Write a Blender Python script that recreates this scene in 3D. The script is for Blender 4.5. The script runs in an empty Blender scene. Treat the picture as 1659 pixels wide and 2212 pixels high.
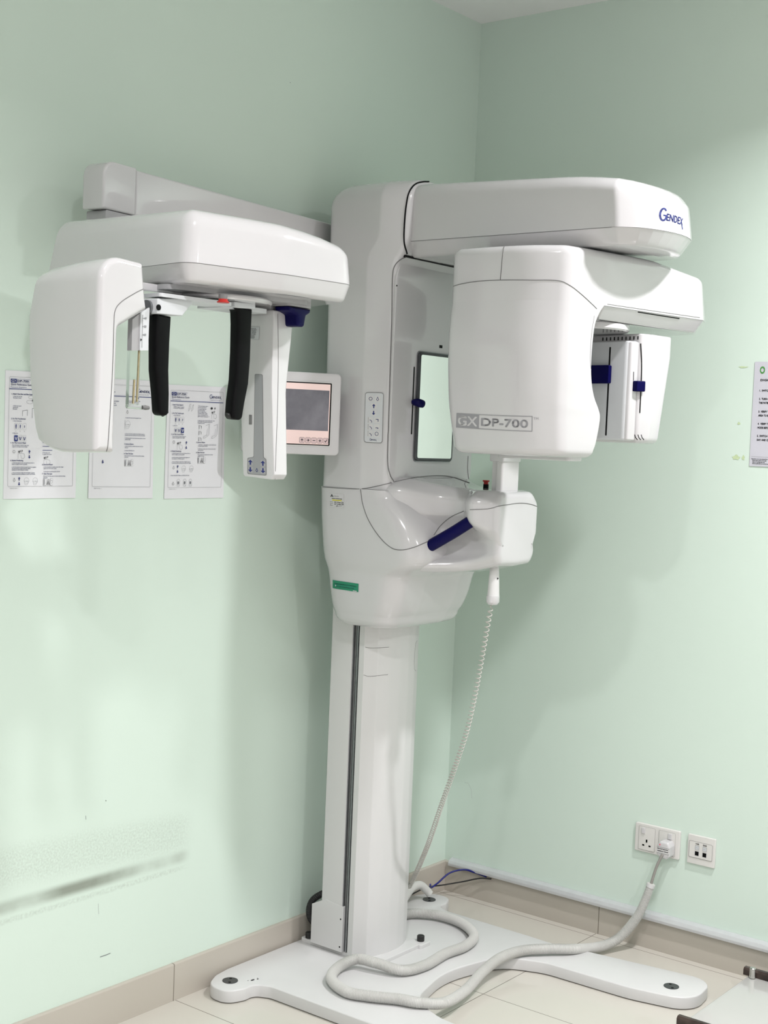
import bpy, bmesh, math, random
from mathutils import Vector, Matrix
from mathutils.bvhtree import BVHTree
from mathutils.geometry import tessellate_polygon

SC = bpy.context.scene
COL = SC.collection
PI = math.pi
random.seed(7)

# ------------------------------------------------------------------ camera
F_PX = 2939.327
CAM_R = Matrix(((0.6131388, 0.0178056, -0.7897745), (-0.7889345, 0.0651018, -0.6110190), (0.0405362, 0.9977198, 0.0539639)))
CAM_C = Vector((-3.7187237, -2.5585717, 1.5033820))
cam_data = bpy.data.cameras.new('camera')
cam_data.sensor_fit = 'VERTICAL'; cam_data.sensor_height = 24.0
cam_data.lens = F_PX / 2212.0 * 24.0
cam_data.clip_start = 0.02
cam = bpy.data.objects.new('camera', cam_data); COL.objects.link(cam)
cam.matrix_world = Matrix.Translation(CAM_C) @ CAM_R.to_4x4()
SC.camera = cam

# ------------------------------------------------------------------ light and exposure
SC.view_settings.view_transform = 'Standard'
SC.view_settings.look = 'None'
SC.view_settings.gamma = 1.0
SC.view_settings.use_curve_mapping = False
SC.view_settings.exposure = 0.0
CEIL = 2.862
ROOM_X0, ROOM_Y0 = -5.2, -4.4
world = bpy.data.worlds.new('room_world'); SC.world = world; world.use_nodes = True
world.node_tree.nodes['Background'].inputs[0].default_value = (0.9, 0.95, 0.93, 1)
world.node_tree.nodes['Background'].inputs[1].default_value = 0.05
LAMPS = [(-2.45, -1.50, 18), (-0.74, -1.78, 32), (-3.95, -2.45, 37), (-1.9, -3.3, 30)]
for lx, ly, pw in LAMPS:
    ld = bpy.data.lights.new('downlight_glow', 'AREA'); ld.shape = 'DISK'; ld.size = 0.11
    ld.energy = pw; ld.color = (1.0, 0.97, 0.985); ld.spread = math.radians(140)
    lo = bpy.data.objects.new('downlight_glow', ld); COL.objects.link(lo)
    lo.location = (lx, ly, CEIL - 0.022)

# ------------------------------------------------------------------ materials
MATS = {}
def mat(name, col, rough=0.5, metal=0.0, coat=0.0, noise=None, bump=None, emit=None, spec=0.5, trans=0.0, ior=1.45, alpha=1.0):
    m = bpy.data.materials.new(name); m.use_nodes = True
    nt = m.node_tree; b = nt.nodes['Principled BSDF']
    b.inputs['Base Color'].default_value = (*col, 1)
    b.inputs['Roughness'].default_value = rough
    b.inputs['Metallic'].default_value = metal
    b.inputs['Coat Weight'].default_value = coat
    b.inputs['Coat Roughness'].default_value = 0.04
    b.inputs['Specular IOR Level'].default_value = spec
    b.inputs['Transmission Weight'].default_value = trans
    b.inputs['IOR'].default_value = ior
    b.inputs['Alpha'].default_value = alpha
    if emit: b.inputs['Emission Color'].default_value = (*emit[0], 1); b.inputs['Emission Strength'].default_value = emit[1]
    tc = nt.nodes.new('ShaderNodeTexCoord')
    if noise:
        sc, amt = noise
        n = nt.nodes.new('ShaderNodeTexNoise'); n.inputs['Scale'].default_value = sc; n.inputs['Detail'].default_value = 4
        nt.links.new(tc.outputs['Object'], n.inputs['Vector'])
        r = nt.nodes.new('ShaderNodeMapRange'); r.inputs[1].default_value = 0.3; r.inputs[2].default_value = 0.7
        r.inputs[3].default_value = 1 - amt; r.inputs[4].default_value = 1 + amt
        nt.links.new(n.outputs[0], r.inputs[0])
        mx = nt.nodes.new('ShaderNodeVectorMath'); mx.operation = 'SCALE'; mx.inputs[0].default_value = col
        nt.links.new(r.outputs[0], mx.inputs['Scale']); nt.links.new(mx.outputs[0], b.inputs['Base Color'])
    if bump:
        sc, st = bump
        n = nt.nodes.new('ShaderNodeTexNoise'); n.inputs['Scale'].default_value = sc; n.inputs['Detail'].default_value = 3
        nt.links.new(tc.outputs['Object'], n.inputs['Vector'])
        bp = nt.nodes.new('ShaderNodeBump'); bp.inputs['Strength'].default_value = st; bp.inputs['Distance'].default_value = 0.002
        nt.links.new(n.outputs[0], bp.inputs['Height']); nt.links.new(bp.outputs[0], b.inputs['Normal'])
    MATS[name] = m
    return m

mat('white_plastic', (0.585, 0.58, 0.592), 0.15, coat=0.8, noise=(2.0, 0.01))
mat('white_satin', (0.64, 0.64, 0.64), 0.38, noise=(3.0, 0.01))
mat('white_plate', (0.63, 0.63, 0.63), 0.32, noise=(9.0, 0.02), bump=(60, 0.02))
mat('grey_plastic', (0.36, 0.36, 0.37), 0.4, noise=(6, 0.02))
mat('light_grey', (0.60, 0.62, 0.64), 0.35, noise=(6, 0.02))
mat('seam_grey', (0.16, 0.16, 0.16), 0.6)
mat('black', (0.003, 0.003, 0.0035), 0.4, noise=(5, 0.1), spec=0.12)
mat('black_rubber', (0.02, 0.02, 0.02), 0.55, noise=(30, 0.2))
mat('navy', (0.0015, 0.001, 0.055), 0.35, noise=(10, 0.05), spec=0.15)
mat('ink_navy', (0.02, 0.03, 0.16), 0.6)
mat('ink_blue', (0.015, 0.03, 0.18), 0.6)
mat('ink_black', (0.02, 0.02, 0.025), 0.6)
mat('ink_grey', (0.17, 0.18, 0.20), 0.6)
mat('ink_soft', (0.35, 0.36, 0.38), 0.6)
mat('strip_grey', (0.30, 0.31, 0.32), 0.4, noise=(6, 0.02))
mat('room_paint', (0.90, 0.89, 0.90), 0.6, noise=(3, 0.01))
mat('logo_grey', (0.30, 0.30, 0.32), 0.4)
mat('red', (0.45, 0.02, 0.015), 0.35, noise=(10, 0.05))
mat('pink', (0.85, 0.12, 0.2), 0.5)
mat('chrome', (0.6, 0.59, 0.57), 0.22, metal=1.0, noise=(20, 0.03))
mat('dark_metal', (0.075, 0.08, 0.085), 0.35, metal=0.6, noise=(40, 0.1))
mat('rail_metal', (0.25, 0.26, 0.27), 0.35, metal=0.7, noise=(40, 0.1))
mat('mirror_glass', (0.93, 0.95, 0.94), 0.01, metal=1.0, noise=(1, 0.002))
mat('paper', (0.74, 0.75, 0.78), 0.35, noise=(12, 0.015), bump=(9, 0.15))
mat('paper_lilac', (0.58, 0.58, 0.64), 0.4, noise=(12, 0.015))
mat('clear_plastic', (0.97, 0.99, 0.97), 0.03, trans=1.0, ior=1.12, noise=(3, 0.002))
mat('amber_rod', (0.42, 0.36, 0.22), 0.2, noise=(10, 0.1))
mat('green_sticker', (0.01, 0.24, 0.14), 0.35, noise=(15, 0.1))
mat('yellow', (0.85, 0.78, 0.08), 0.5)
mat('hose_white', (0.57, 0.57, 0.55), 0.4, noise=(30, 0.03))
mat('coil_grey', (0.50, 0.48, 0.45), 0.45, noise=(20, 0.05))
mat('cord_grey', (0.30, 0.29, 0.27), 0.5, noise=(20, 0.05))
mat('blue_cable', (0.004, 0.008, 0.16), 0.4, noise=(20, 0.05))
mat('brown_rail', (0.05, 0.035, 0.03), 0.3, metal=0.3, noise=(25, 0.5))
mat('frosted_board', (0.52, 0.515, 0.50), 0.12, coat=0.5, noise=(4, 0.02))
mat('aluminium', (0.62, 0.63, 0.65), 0.35, metal=0.35, noise=(40, 0.03))
mat('leaf_green', (0.08, 0.30, 0.07), 0.5)
mat('warm_socket', (0.70, 0.69, 0.665), 0.3, noise=(8, 0.01))
mat('lamp_face', (1, 1, 1), 0.5, emit=((1, 0.98, 0.95), 6.0), noise=(8, 0.01))
mat('screen_pink', (0.5, 0.4, 0.38), 0.25, emit=((0.80, 0.58, 0.54), 0.55), noise=(8, 0.01))
mat('screen_button', (0.4, 0.3, 0.3), 0.25, emit=((0.60, 0.45, 0.45), 0.5), noise=(8, 0.01))

def smudged_wall(name, col, smudges):
    """Pale green paint; smudges are wear marks (boxes in object space with soft edges, broken up by noise)."""
    m = bpy.data.materials.new(name); m.use_nodes = True; nt = m.node_tree; N = nt.nodes; L = nt.links
    b = N['Principled BSDF']; b.inputs['Roughness'].default_value = 0.33
    b.inputs['Specular IOR Level'].default_value = 0.35
    tc = N.new('ShaderNodeTexCoord'); sep = N.new('ShaderNodeSeparateXYZ'); L.new(tc.outputs['Object'], sep.inputs[0])
    no = N.new('ShaderNodeTexNoise'); no.inputs['Scale'].default_value = 1.3; no.inputs['Detail'].default_value = 5
    L.new(tc.outputs['Object'], no.inputs[0])
    mr = N.new('ShaderNodeMapRange'); mr.inputs[1].default_value = 0.3; mr.inputs[2].default_value = 0.7
    mr.inputs[3].default_value = 0.985; mr.inputs[4].default_value = 1.015; L.new(no.outputs[0], mr.inputs[0])
    base = N.new('ShaderNodeVectorMath'); base.operation = 'SCALE'; base.inputs[0].default_value = col
    L.new(mr.outputs[0], base.inputs['Scale'])
    cur = base.outputs[0]
    def math_(op, a, bb, clamp=False):
        n = N.new('ShaderNodeMath'); n.operation = op; n.use_clamp = clamp
        for i, v in enumerate((a, bb)):
            if v is None: continue
            if isinstance(v, (int, float)): n.inputs[i].default_value = v
            else: L.new(v, n.inputs[i])
        return n.outputs[0]
    for (axis, a0, z0, a1, z1, halfw, soft, dark, scale, fade) in smudges:
        # distance to the line (a0,z0)-(a1,z1) measured in z
        A = sep.outputs[axis]; Z = sep.outputs['Z']
        slope = (z1 - z0) / (a1 - a0)
        zl = math_('MULTIPLY_ADD', A, slope); zl.node.inputs[2].default_value = z0 - slope * a0
        d = math_('ABSOLUTE', math_('SUBTRACT', Z, zl), None)
        mask = N.new('ShaderNodeMapRange'); mask.interpolation_type = 'SMOOTHSTEP'
        mask.inputs[1].default_value = halfw + soft; mask.inputs[2].default_value = halfw
        L.new(d, mask.inputs[0])
        end = N.new('ShaderNodeMapRange'); end.interpolation_type = 'SMOOTHSTEP'
        end.inputs[1].default_value = a1 + 0.5 * fade; end.inputs[2].default_value = a1 - 0.5 * fade
        L.new(A, end.inputs[0])
        n2 = N.new('ShaderNodeTexNoise'); n2.inputs['Scale'].default_value = scale; n2.inputs['Detail'].default_value = 6
        L.new(tc.outputs['Object'], n2.inputs[0])
        br = N.new('ShaderNodeMapRange'); br.inputs[1].default_value = 0.35; br.inputs[2].default_value = 0.65
        L.new(n2.outputs[0], br.inputs[0])
        f = math_('MULTIPLY', math_('MULTIPLY', mask.outputs[0], end.outputs[0]), br.outputs[0])
        f = math_('MULTIPLY', f, dark)
        mx = N.new('ShaderNodeMix'); mx.data_type = 'RGBA'
        L.new(f, mx.inputs['Factor']); L.new(cur, mx.inputs[6]); mx.inputs[7].default_value = (0.16, 0.17, 0.13, 1)
        cur = mx.outputs[2]
    L.new(cur, b.inputs['Base Color'])
    n3 = N.new('ShaderNodeTexNoise'); n3.inputs['Scale'].default_value = 160; n3.inputs['Detail'].default_value = 2
    L.new(tc.outputs['Object'], n3.inputs[0])
    bp = N.new('ShaderNodeBump'); bp.inputs['Strength'].default_value = 0.10; bp.inputs['Distance'].default_value = 0.001
    L.new(n3.outputs[0], bp.inputs['Height']); L.new(bp.outputs[0], b.inputs['Normal'])
    MATS[name] = m
GREEN = (0.655, 0.775, 0.695)
smudged_wall('wall_green_left', GREEN, [
    ('X', -1.80, 0.383, -1.21, 0.379, 0.004, 0.020, 0.75, 3.5, 0.05),
    ('X', -1.80, 0.350, -1.22, 0.349, 0.002, 0.008, 0.22, 150, 0.08),
    ('X', -1.80, 0.480, -1.21, 0.445, 0.02, 0.05, 0.20, 190, 0.08)])
smudged_wall('wall_green_right', GREEN, [])

def tile_mat():
    m = bpy.data.materials.new('floor_tile'); m.use_nodes = True; nt = m.node_tree; N = nt.nodes; L = nt.links
    b = N['Principled BSDF']; b.inputs['Roughness'].default_value = 0.16; b.inputs['Coat Weight'].default_value = 0.3
    tc = N.new('ShaderNodeTexCoord'); sep = N.new('ShaderNodeSeparateXYZ'); L.new(tc.outputs['Object'], sep.inputs[0])
    lines = []
    for ax, off in (('X', 0.04), ('Y', 0.587)):
        a = N.new('ShaderNodeMath'); a.operation = 'ADD'; a.inputs[1].default_value = off + 60.0 + 0.3; L.new(sep.outputs[ax], a.inputs[0])
        mo = N.new('ShaderNodeMath'); mo.operation = 'MODULO'; mo.inputs[1].default_value = 0.6; L.new(a.outputs[0], mo.inputs[0])
        s = N.new('ShaderNodeMath'); s.operation = 'SUBTRACT'; s.inputs[1].default_value = 0.3; L.new(mo.outputs[0], s.inputs[0])
        ab = N.new('ShaderNodeMath'); ab.operation = 'ABSOLUTE'; L.new(s.outputs[0], ab.inputs[0])
        lt = N.new('ShaderNodeMath'); lt.operation = 'LESS_THAN'; lt.inputs[1].default_value = 0.0011; L.new(ab.outputs[0], lt.inputs[0])
        lines.append(lt.outputs[0])
    mxm = N.new('ShaderNodeMath'); mxm.operation = 'MAXIMUM'; L.new(lines[0], mxm.inputs[0]); L.new(lines[1], mxm.inputs[1])
    no = N.new('ShaderNodeTexNoise'); no.inputs['Scale'].default_value = 2.5; L.new(tc.outputs['Object'], no.inputs[0])
    cr = N.new('ShaderNodeMix'); cr.data_type = 'RGBA'; cr.inputs[6].default_value = (0.57, 0.545, 0.49, 1); cr.inputs[7].default_value = (0.60, 0.575, 0.52, 1)
    L.new(no.outputs[0], cr.inputs['Factor'])
    mx = N.new('ShaderNodeMix'); mx.data_type = 'RGBA'; L.new(mxm.outputs[0], mx.inputs['Factor']); L.new(cr.outputs[2], mx.inputs[6])
    mx.inputs[7].default_value = (0.16, 0.14, 0.12, 1)
    L.new(mx.outputs[2], b.inputs['Base Color'])
    MATS['floor_tile'] = m
tile_mat()
def skirting_mat(name, axis, joints):
    m = bpy.data.materials.new(name); m.use_nodes = True; nt = m.node_tree; N = nt.nodes; L = nt.links
    b = N['Principled BSDF']; b.inputs['Roughness'].default_value = 0.22
    tc = N.new('ShaderNodeTexCoord'); sep = N.new('ShaderNodeSeparateXYZ'); L.new(tc.outputs['Object'], sep.inputs[0])
    cur = None
    for j in joints:
        s = N.new('ShaderNodeMath'); s.operation = 'SUBTRACT'; s.inputs[1].default_value = j; L.new(sep.outputs[axis], s.inputs[0])
        a = N.new('ShaderNodeMath'); a.operation = 'ABSOLUTE'; L.new(s.outputs[0], a.inputs[0])
        l = N.new('ShaderNodeMath'); l.operation = 'LESS_THAN'; l.inputs[1].default_value = 0.0013; L.new(a.outputs[0], l.inputs[0])
        if cur is None: cur = l.outputs[0]
        else:
            q = N.new('ShaderNodeMath'); q.operation = 'MAXIMUM'; L.new(cur, q.inputs[0]); L.new(l.outputs[0], q.inputs[1]); cur = q.outputs[0]
    no = N.new('ShaderNodeTexNoise'); no.inputs['Scale'].default_value = 3.0; L.new(tc.outputs['Object'], no.inputs[0])
    cr = N.new('ShaderNodeMix'); cr.data_type = 'RGBA'; cr.inputs[6].default_value = (0.46, 0.425, 0.37, 1); cr.inputs[7].default_value = (0.51, 0.475, 0.42, 1)
    L.new(no.outputs[0], cr.inputs['Factor'])
    mx = N.new('ShaderNodeMix'); mx.data_type = 'RGBA'; L.new(cur, mx.inputs['Factor']); L.new(cr.outputs[2], mx.inputs[6])
    mx.inputs[7].default_value = (0.18, 0.16, 0.13, 1); L.new(mx.outputs[2], b.inputs['Base Color'])
    MATS[name] = m
skirting_mat('skirting_left', 'X', [-1.248, -2.448])
skirting_mat('skirting_right', 'Y', [-0.593, -1.793])
mat('ceiling_paint', (0.92, 0.92, 0.92), 0.7, noise=(3, 0.01))

def xray_mat():
    m = bpy.data.materials.new('screen_xray'); m.use_nodes = True; nt = m.node_tree; N = nt.nodes; L = nt.links
    b = N['Principled BSDF']; b.inputs['Base Color'].default_value = (0.03, 0.03, 0.035, 1); b.inputs['Roughness'].default_value = 0.25
    tc = N.new('ShaderNodeTexCoord'); mp = N.new('ShaderNodeMapping'); mp.inputs['Scale'].default_value = (1.0, 1.0, 0.8)
    L.new(tc.outputs['Object'], mp.inputs[0])
    no = N.new('ShaderNodeTexNoise'); no.inputs['Scale'].default_value = 14; no.inputs['Detail'].default_value = 7; L.new(mp.outputs[0], no.inputs[0])
    cr = N.new('ShaderNodeValToRGB'); cr.color_ramp.elements[0].position = 0.25; cr.color_ramp.elements[0].color = (0.055, 0.055, 0.068, 1)
    cr.color_ramp.elements[1].position = 0.8; cr.color_ramp.elements[1].color = (0.26, 0.25, 0.27, 1)
    L.new(no.outputs[0], cr.inputs[0]); L.new(cr.outputs[0], b.inputs['Emission Color']); b.inputs['Emission Strength'].default_value = 0.75
    MATS['screen_xray'] = m
xray_mat()

# ------------------------------------------------------------------ mesh helpers
WPOS, BVH = {}, {}
def link_mesh(name, verts, faces, mats, parent=None, fmats=None, smooth=True, angle=38, bvh=True, solid=True):
    me = bpy.data.meshes.new(name)
    verts = [Vector(v) for v in verts]
    lo = Vector([min(v[i] for v in verts) for i in range(3)]); hi = Vector([max(v[i] for v in verts) for i in range(3)])
    c = (lo + hi) / 2; c.z = lo.z
    me.from_pydata([v - c for v in verts], [], faces)
    if not isinstance(mats, (list, tuple)): mats = [mats]
    for k in mats: me.materials.append(MATS[k])
    if fmats: 
        for p, i in zip(me.polygons, fmats): p.material_index = i
    if solid:
        bm = bmesh.new(); bm.from_mesh(me); bmesh.ops.recalc_face_normals(bm, faces=bm.faces); bm.to_mesh(me); bm.free()
    for p in me.polygons: p.use_smooth = smooth
    if smooth: me.set_sharp_from_angle(angle=math.radians(angle))
    me.update()
    o = bpy.data.objects.new(name, me); COL.objects.link(o); o.location = c
    WPOS[o.name] = c
    if parent:
        o.parent = parent; o.matrix_parent_inverse = Matrix.Translation(-WPOS[parent.name])
    if bvh: BVH[o.name] = BVHTree.FromPolygons(verts, faces)
    return o
def empty(name, loc):
    o = bpy.data.objects.new(name, None); COL.objects.link(o); o.location = loc; WPOS[o.name] = Vector(loc); o.empty_display_size = 0.1
    return o
def tag(o, label=None, cat=None, group=None, kind=None):
    for k, v in (('label', label), ('category', cat), ('group', group), ('kind', kind)):
        if v: o[k] = v
    return o

def rounded(pts, radii, seg=6):
    """closed 2-D polygon with rounded corners"""
    n = len(pts); out = []
    if isinstance(radii, (int, float)): radii = [radii] * n
    for i in range(n):
        p = Vector(pts[i]); a = Vector(pts[i - 1]); b = Vector(pts[(i + 1) % n]); r = radii[i]
        if r <= 0: out.append(p.copy()); continue
        d1 = (a - p); d2 = (b - p); l1, l2 = d1.length, d2.length; d1 /= l1; d2 /= l2
        ang = math.acos(max(-1, min(1, d1.dot(d2)))); 
        if ang > PI - 0.02: out.append(p.copy()); continue
        t = min(r / math.tan(ang / 2), l1 * 0.49, l2 * 0.49); rr = t * math.tan(ang / 2)
        c = p + (d1 + d2).normalized() * (rr / math.sin(ang / 2))
        s = p + d1 * t; e = p + d2 * t
        a0 = math.atan2(s.y - c.y, s.x - c.x); a1 = math.atan2(e.y - c.y, e.x - c.x)
        da = (a1 - a0 + PI) % (2 * PI) - PI
        for k in range(seg + 1):
            th = a0 + da * k / seg; out.append(Vector((c.x + rr * math.cos(th), c.y + rr * math.sin(th))))
    return out
def resample_long(pts, maxlen):
    out = []
    for i, p in enumerate(pts):
        q = pts[(i + 1) % len(pts)]; out.append(p); k = int((q - p).length / maxlen)
        for j in range(1, k + 1): out.append(p.lerp(q, j / (k + 1)))
    return out
def offset2(pts, d):
    n = len(pts); area = sum(pts[i].x * pts[(i + 1) % n].y - pts[(i + 1) % n].x * pts[i].y for i in range(n)); sg = 1 if area > 0 else -1
    out = []
    for i in range(n):
        e1 = (pts[i] - pts[i - 1]); e2 = (pts[(i + 1) % n] - pts[i])
        if e1.length < 1e-9: e1 = e2
        if e2.length < 1e-9: e2 = e1
        n1 = Vector((-e1.y, e1.x)).normalized() * sg; n2 = Vector((-e2.y, e2.x)).normalized() * sg
        nn = n1 + n2
        nn = nn.normalized() / max(0.5, nn.length / 2) if nn.length > 1e-6 else n1
        out.append(pts[i] + nn * d)
    # small arcs turned inside out by the inset collapse to one corner point
    rev = [(out[(i + 1) % n] - out[i]).dot(pts[(i + 1) % n] - pts[i]) < 0 for i in range(n)]
    if any(rev) and not all(rev):
        st = next(i for i in range(n) if not rev[i]); i = 0
        while i < n:
            a = (st + i) % n
            if rev[a]:
                run = [a]; 
                while rev[(st + i) % n] and i < n: run.append((st + i + 1) % n); i += 1
                m = Vector((0, 0)); 
                for q in run: m += out[q]
                m /= len(run)
                for q in run: out[q] = m.copy()
            else: i += 1
    return out
def loft_mesh(loops, cap_tri=True):
    n = len(loops[0]); V = [v for l in loops for v in l]; Fc = []
    for i in range(len(loops) - 1):
        for j in range(n):
            k = (j + 1) % n; Fc.append((i * n + j, i * n + k, (i + 1) * n + k, (i + 1) * n + j))
    for base, lp in ((0, loops[0]), ((len(loops) - 1) * n, loops[-1])):
        ids = [i for i in range(n) if (lp[i] - lp[i - 1]).length > 1e-5]
        tri = [t for t in tessellate_polygon([[lp[i] for i in ids]]) if len(set(t)) == 3] if cap_tri else []
        if len(tri) >= len(ids) - 4:
            for t in tri: Fc.append(tuple(base + ids[q] for q in t))
        else: Fc.append(tuple(range(base, base + n)))
    return V, Fc
def prism_data(outline, fn, d0, d1, r0=0.0, r1=0.0, seg=4, taper=0.0, mid=0, deform=None):
    """outline in 2-D, fn(a,b,d)->3-D; rounded rims r0 (at d0) and r1 (at d1)"""
    sgn = 1 if d1 > d0 else -1; loops = []
    def add(ins, d):
        f = (d - d0) / (d1 - d0)
        o = offset2(outline, ins + taper * (1 - f)) if (ins + taper * (1 - f)) else outline
        lp = [Vector(fn(p.x, p.y, d)) for p in o]
        if deform: lp = [deform(v) for v in lp]
        loops.append(lp)
    if r0 > 0:
        for k in range(seg + 1):
            th = PI / 2 * k / seg; add(r0 * (1 - math.sin(th)), d0 + sgn * r0 * (1 - math.cos(th)))
    else: add(0, d0)
    for k in range(mid): add(0, d0 + sgn * r0 + (d1 - d0 - sgn * (r0 + r1)) * (k + 1) / (mid + 1))
    if r1 > 0:
        for k in range(seg + 1):
            th = PI / 2 * k / seg; add(r1 * (1 - math.cos(th)), d1 - sgn * r1 * (1 - math.sin(th)))
    else: add(0, d1)
    return loft_mesh(loops)
def prism(name, outline, fn, d0, d1, m, parent=None, r0=0.0, r1=0.0, **k):
    ang = k.pop('angle', 38)
    V, Fc = prism_data(outline, fn, d0, d1, r0, r1, **k)
    return link_mesh(name, V, Fc, m, parent, angle=ang)
def XY(a, b, d): return (a, b, d)
def XZ(a, b, d): return (a, d, b)
def YZ(a, b, d): return (d, a, b)
def rect(a0, b0, a1, b1, r=0.0, seg=5):
    return rounded([(a0, b0), (a1, b0), (a1, b1), (a0, b1)], r, seg)
def box(name, lo, hi, m, parent=None, r=0.0, er=0.0, seg=3):
    return prism(name, rect(lo[0], lo[1], hi[0], hi[1], r, 4), XY, lo[2], hi[2], m, parent, r0=er, r1=er, seg=seg)
def catmull(P, n):
    P = [Vector(p) for p in P]; out = []
    for i in range(len(P) - 1):
        p0 = P[i - 1] if i else P[0] * 2 - P[1]; p1, p2 = P[i], P[i + 1]; p3 = P[i + 2] if i + 2 < len(P) else P[-1] * 2 - P[-2]
        for k in range(n):
            t = k / n
            out.append(0.5 * ((2 * p1) + (p2 - p0) * t + (2 * p0 - 5 * p1 + 4 * p2 - p3) * t * t + (3 * p1 - p0 - 3 * p2 + p3) * t ** 3))
    out.append(P[-1]); return out
def catmull_vals(K, n):
    """interpolate rows of numbers smoothly"""
    out = []; m = len(K[0])
    for i in range(len(K) - 1):
        a = K[i - 1] if i else [2 * x - y for x, y in zip(K[0], K[1])]; b, c = K[i], K[i + 1]
        d = K[i + 2] if i + 2 < len(K) else [2 * x - y for x, y in zip(K[-1], K[-2])]
        for k in range(n):
            t = k / n
            out.append([0.5 * (2 * b[j] + (c[j] - a[j]) * t + (2 * a[j] - 5 * b[j] + 4 * c[j] - d[j]) * t * t + (3 * b[j] - a[j] - 3 * c[j] + d[j]) * t ** 3) for j in range(m)])
    out.append(list(K[-1])); return out
def tube_data(path, rad, nseg=8, squash=None, up=None):
    path = [Vector(p) for p in path]; n = len(path); loops = []
    t0 = (path[1] - path[0]).normalized(); ref = Vector(up) if up else (Vector((0, 0, 1)) if abs(t0.z) < 0.9 else Vector((1, 0, 0)))
    u = t0.cross(ref).normalized()
    for i, p in enumerate(path):
        t = (path[min(i + 1, n - 1)] - path[max(i - 1, 0)]).normalized()
        u = (u - t * u.dot(t)).normalized(); v = t.cross(u)
        r = rad(i / (n - 1)) if callable(rad) else rad
        ru, rv = (r, r) if squash is None else (r * squash[0], r * squash[1])
        loops.append([p + u * (ru * math.cos(2 * PI * k / nseg)) + v * (rv * math.sin(2 * PI * k / nseg)) for k in range(nseg)])
    return loft_mesh(loops)
def tube(name, path, rad, m, parent=None, nseg=8, **k):
    V, Fc = tube_data(path, rad, nseg, **k); return link_mesh(name, V, Fc, m, parent, bvh=False, angle=60)
def merge(parts):
    V, Fc = [], []
    for v, f in parts:
        o = len(V); V += list(v); Fc += [tuple(i + o for i in q) for q in f]
    return V, Fc
def cyl_data(c, axis, r, h, n=24, bev=0.0, r2=None):
    c = Vector(c); ax = Vector(axis).normalized(); u = ax.orthogonal().normalized(); v = ax.cross(u); r2 = r if r2 is None else r2
    L = []
    prof = [(r - bev, 0), (r, bev), (r2, h - bev), (r2 - bev, h)] if bev else [(r, 0), (r2, h)]
    for rr, hh in prof: L.append([c + ax * hh + u * (rr * math.cos(2 * PI * k / n)) + v * (rr * math.sin(2 * PI * k / n)) for k in range(n)])
    return loft_mesh(L)
def cyl(name, c, axis, r, h, m, parent=None, **k):
    V, Fc = cyl_data(c, axis, r, h, **k); return link_mesh(name, V, Fc, m, parent)

# ------------------------------------------------------------------ placing marks on surfaces
def px_dir(u, v): return (CAM_R @ Vector(((u - 829.5) / F_PX, -(v - 1106) / F_PX, -1.0))).normalized()
def on_surface(u, v, objs):
    """the point of a built surface that the survey picture shows at u, v"""
    d = px_dir(u, v); best = None
    for o in objs:
        h, nrm, i, dist = BVH[o.name].ray_cast(CAM_C, d)
        if h is not None and (best is None or dist < best[2]): best = (h, nrm if nrm.dot(d) < 0 else -nrm, dist)
    return best
def at_plane(u, v, ax, val):
    d = px_dir(u, v); return CAM_C + d * ((val - CAM_C[ax]) / d[ax])
def seam(name, pxs, objs, parent, r=0.0009, m='seam_grey', n=10, lift=0.0):
    pts = []
    for q in catmull([(a, b, 0) for a, b in pxs], n):
        h = on_surface(q.x, q.y, objs)
        if h: pts.append(h[0] + h[1] * lift)
    if len(pts) < 3: print('SEAM MISS', name, pxs[0]); return None
    keep = [pts[0]]
    for p in pts[1:]:
        if (p - keep[-1]).length < 0.08: keep.append(p)
    return tube(name, keep, r, m, parent, nseg=6)

_glyph = {}
def text_geo(s):
    if s in _glyph: return _glyph[s]
    cu = bpy.data.curves.new('lettering', 'FONT'); cu.body = s; cu.size = 1.0; cu.resolution_u = 3
    ob = bpy.data.objects.new('lettering', cu); COL.objects.link(ob)
    dg = bpy.context.evaluated_depsgraph_get(); ev = ob.evaluated_get(dg); me = ev.to_mesh()
    V = [(v.co.x, v.co.y) for v in me.vertices]; Fc = [tuple(p.vertices) for p in me.polygons]
    ev.to_mesh_clear(); bpy.data.objects.remove(ob); bpy.data.curves.remove(cu)
    _glyph[s] = (V, Fc); return V, Fc

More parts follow.
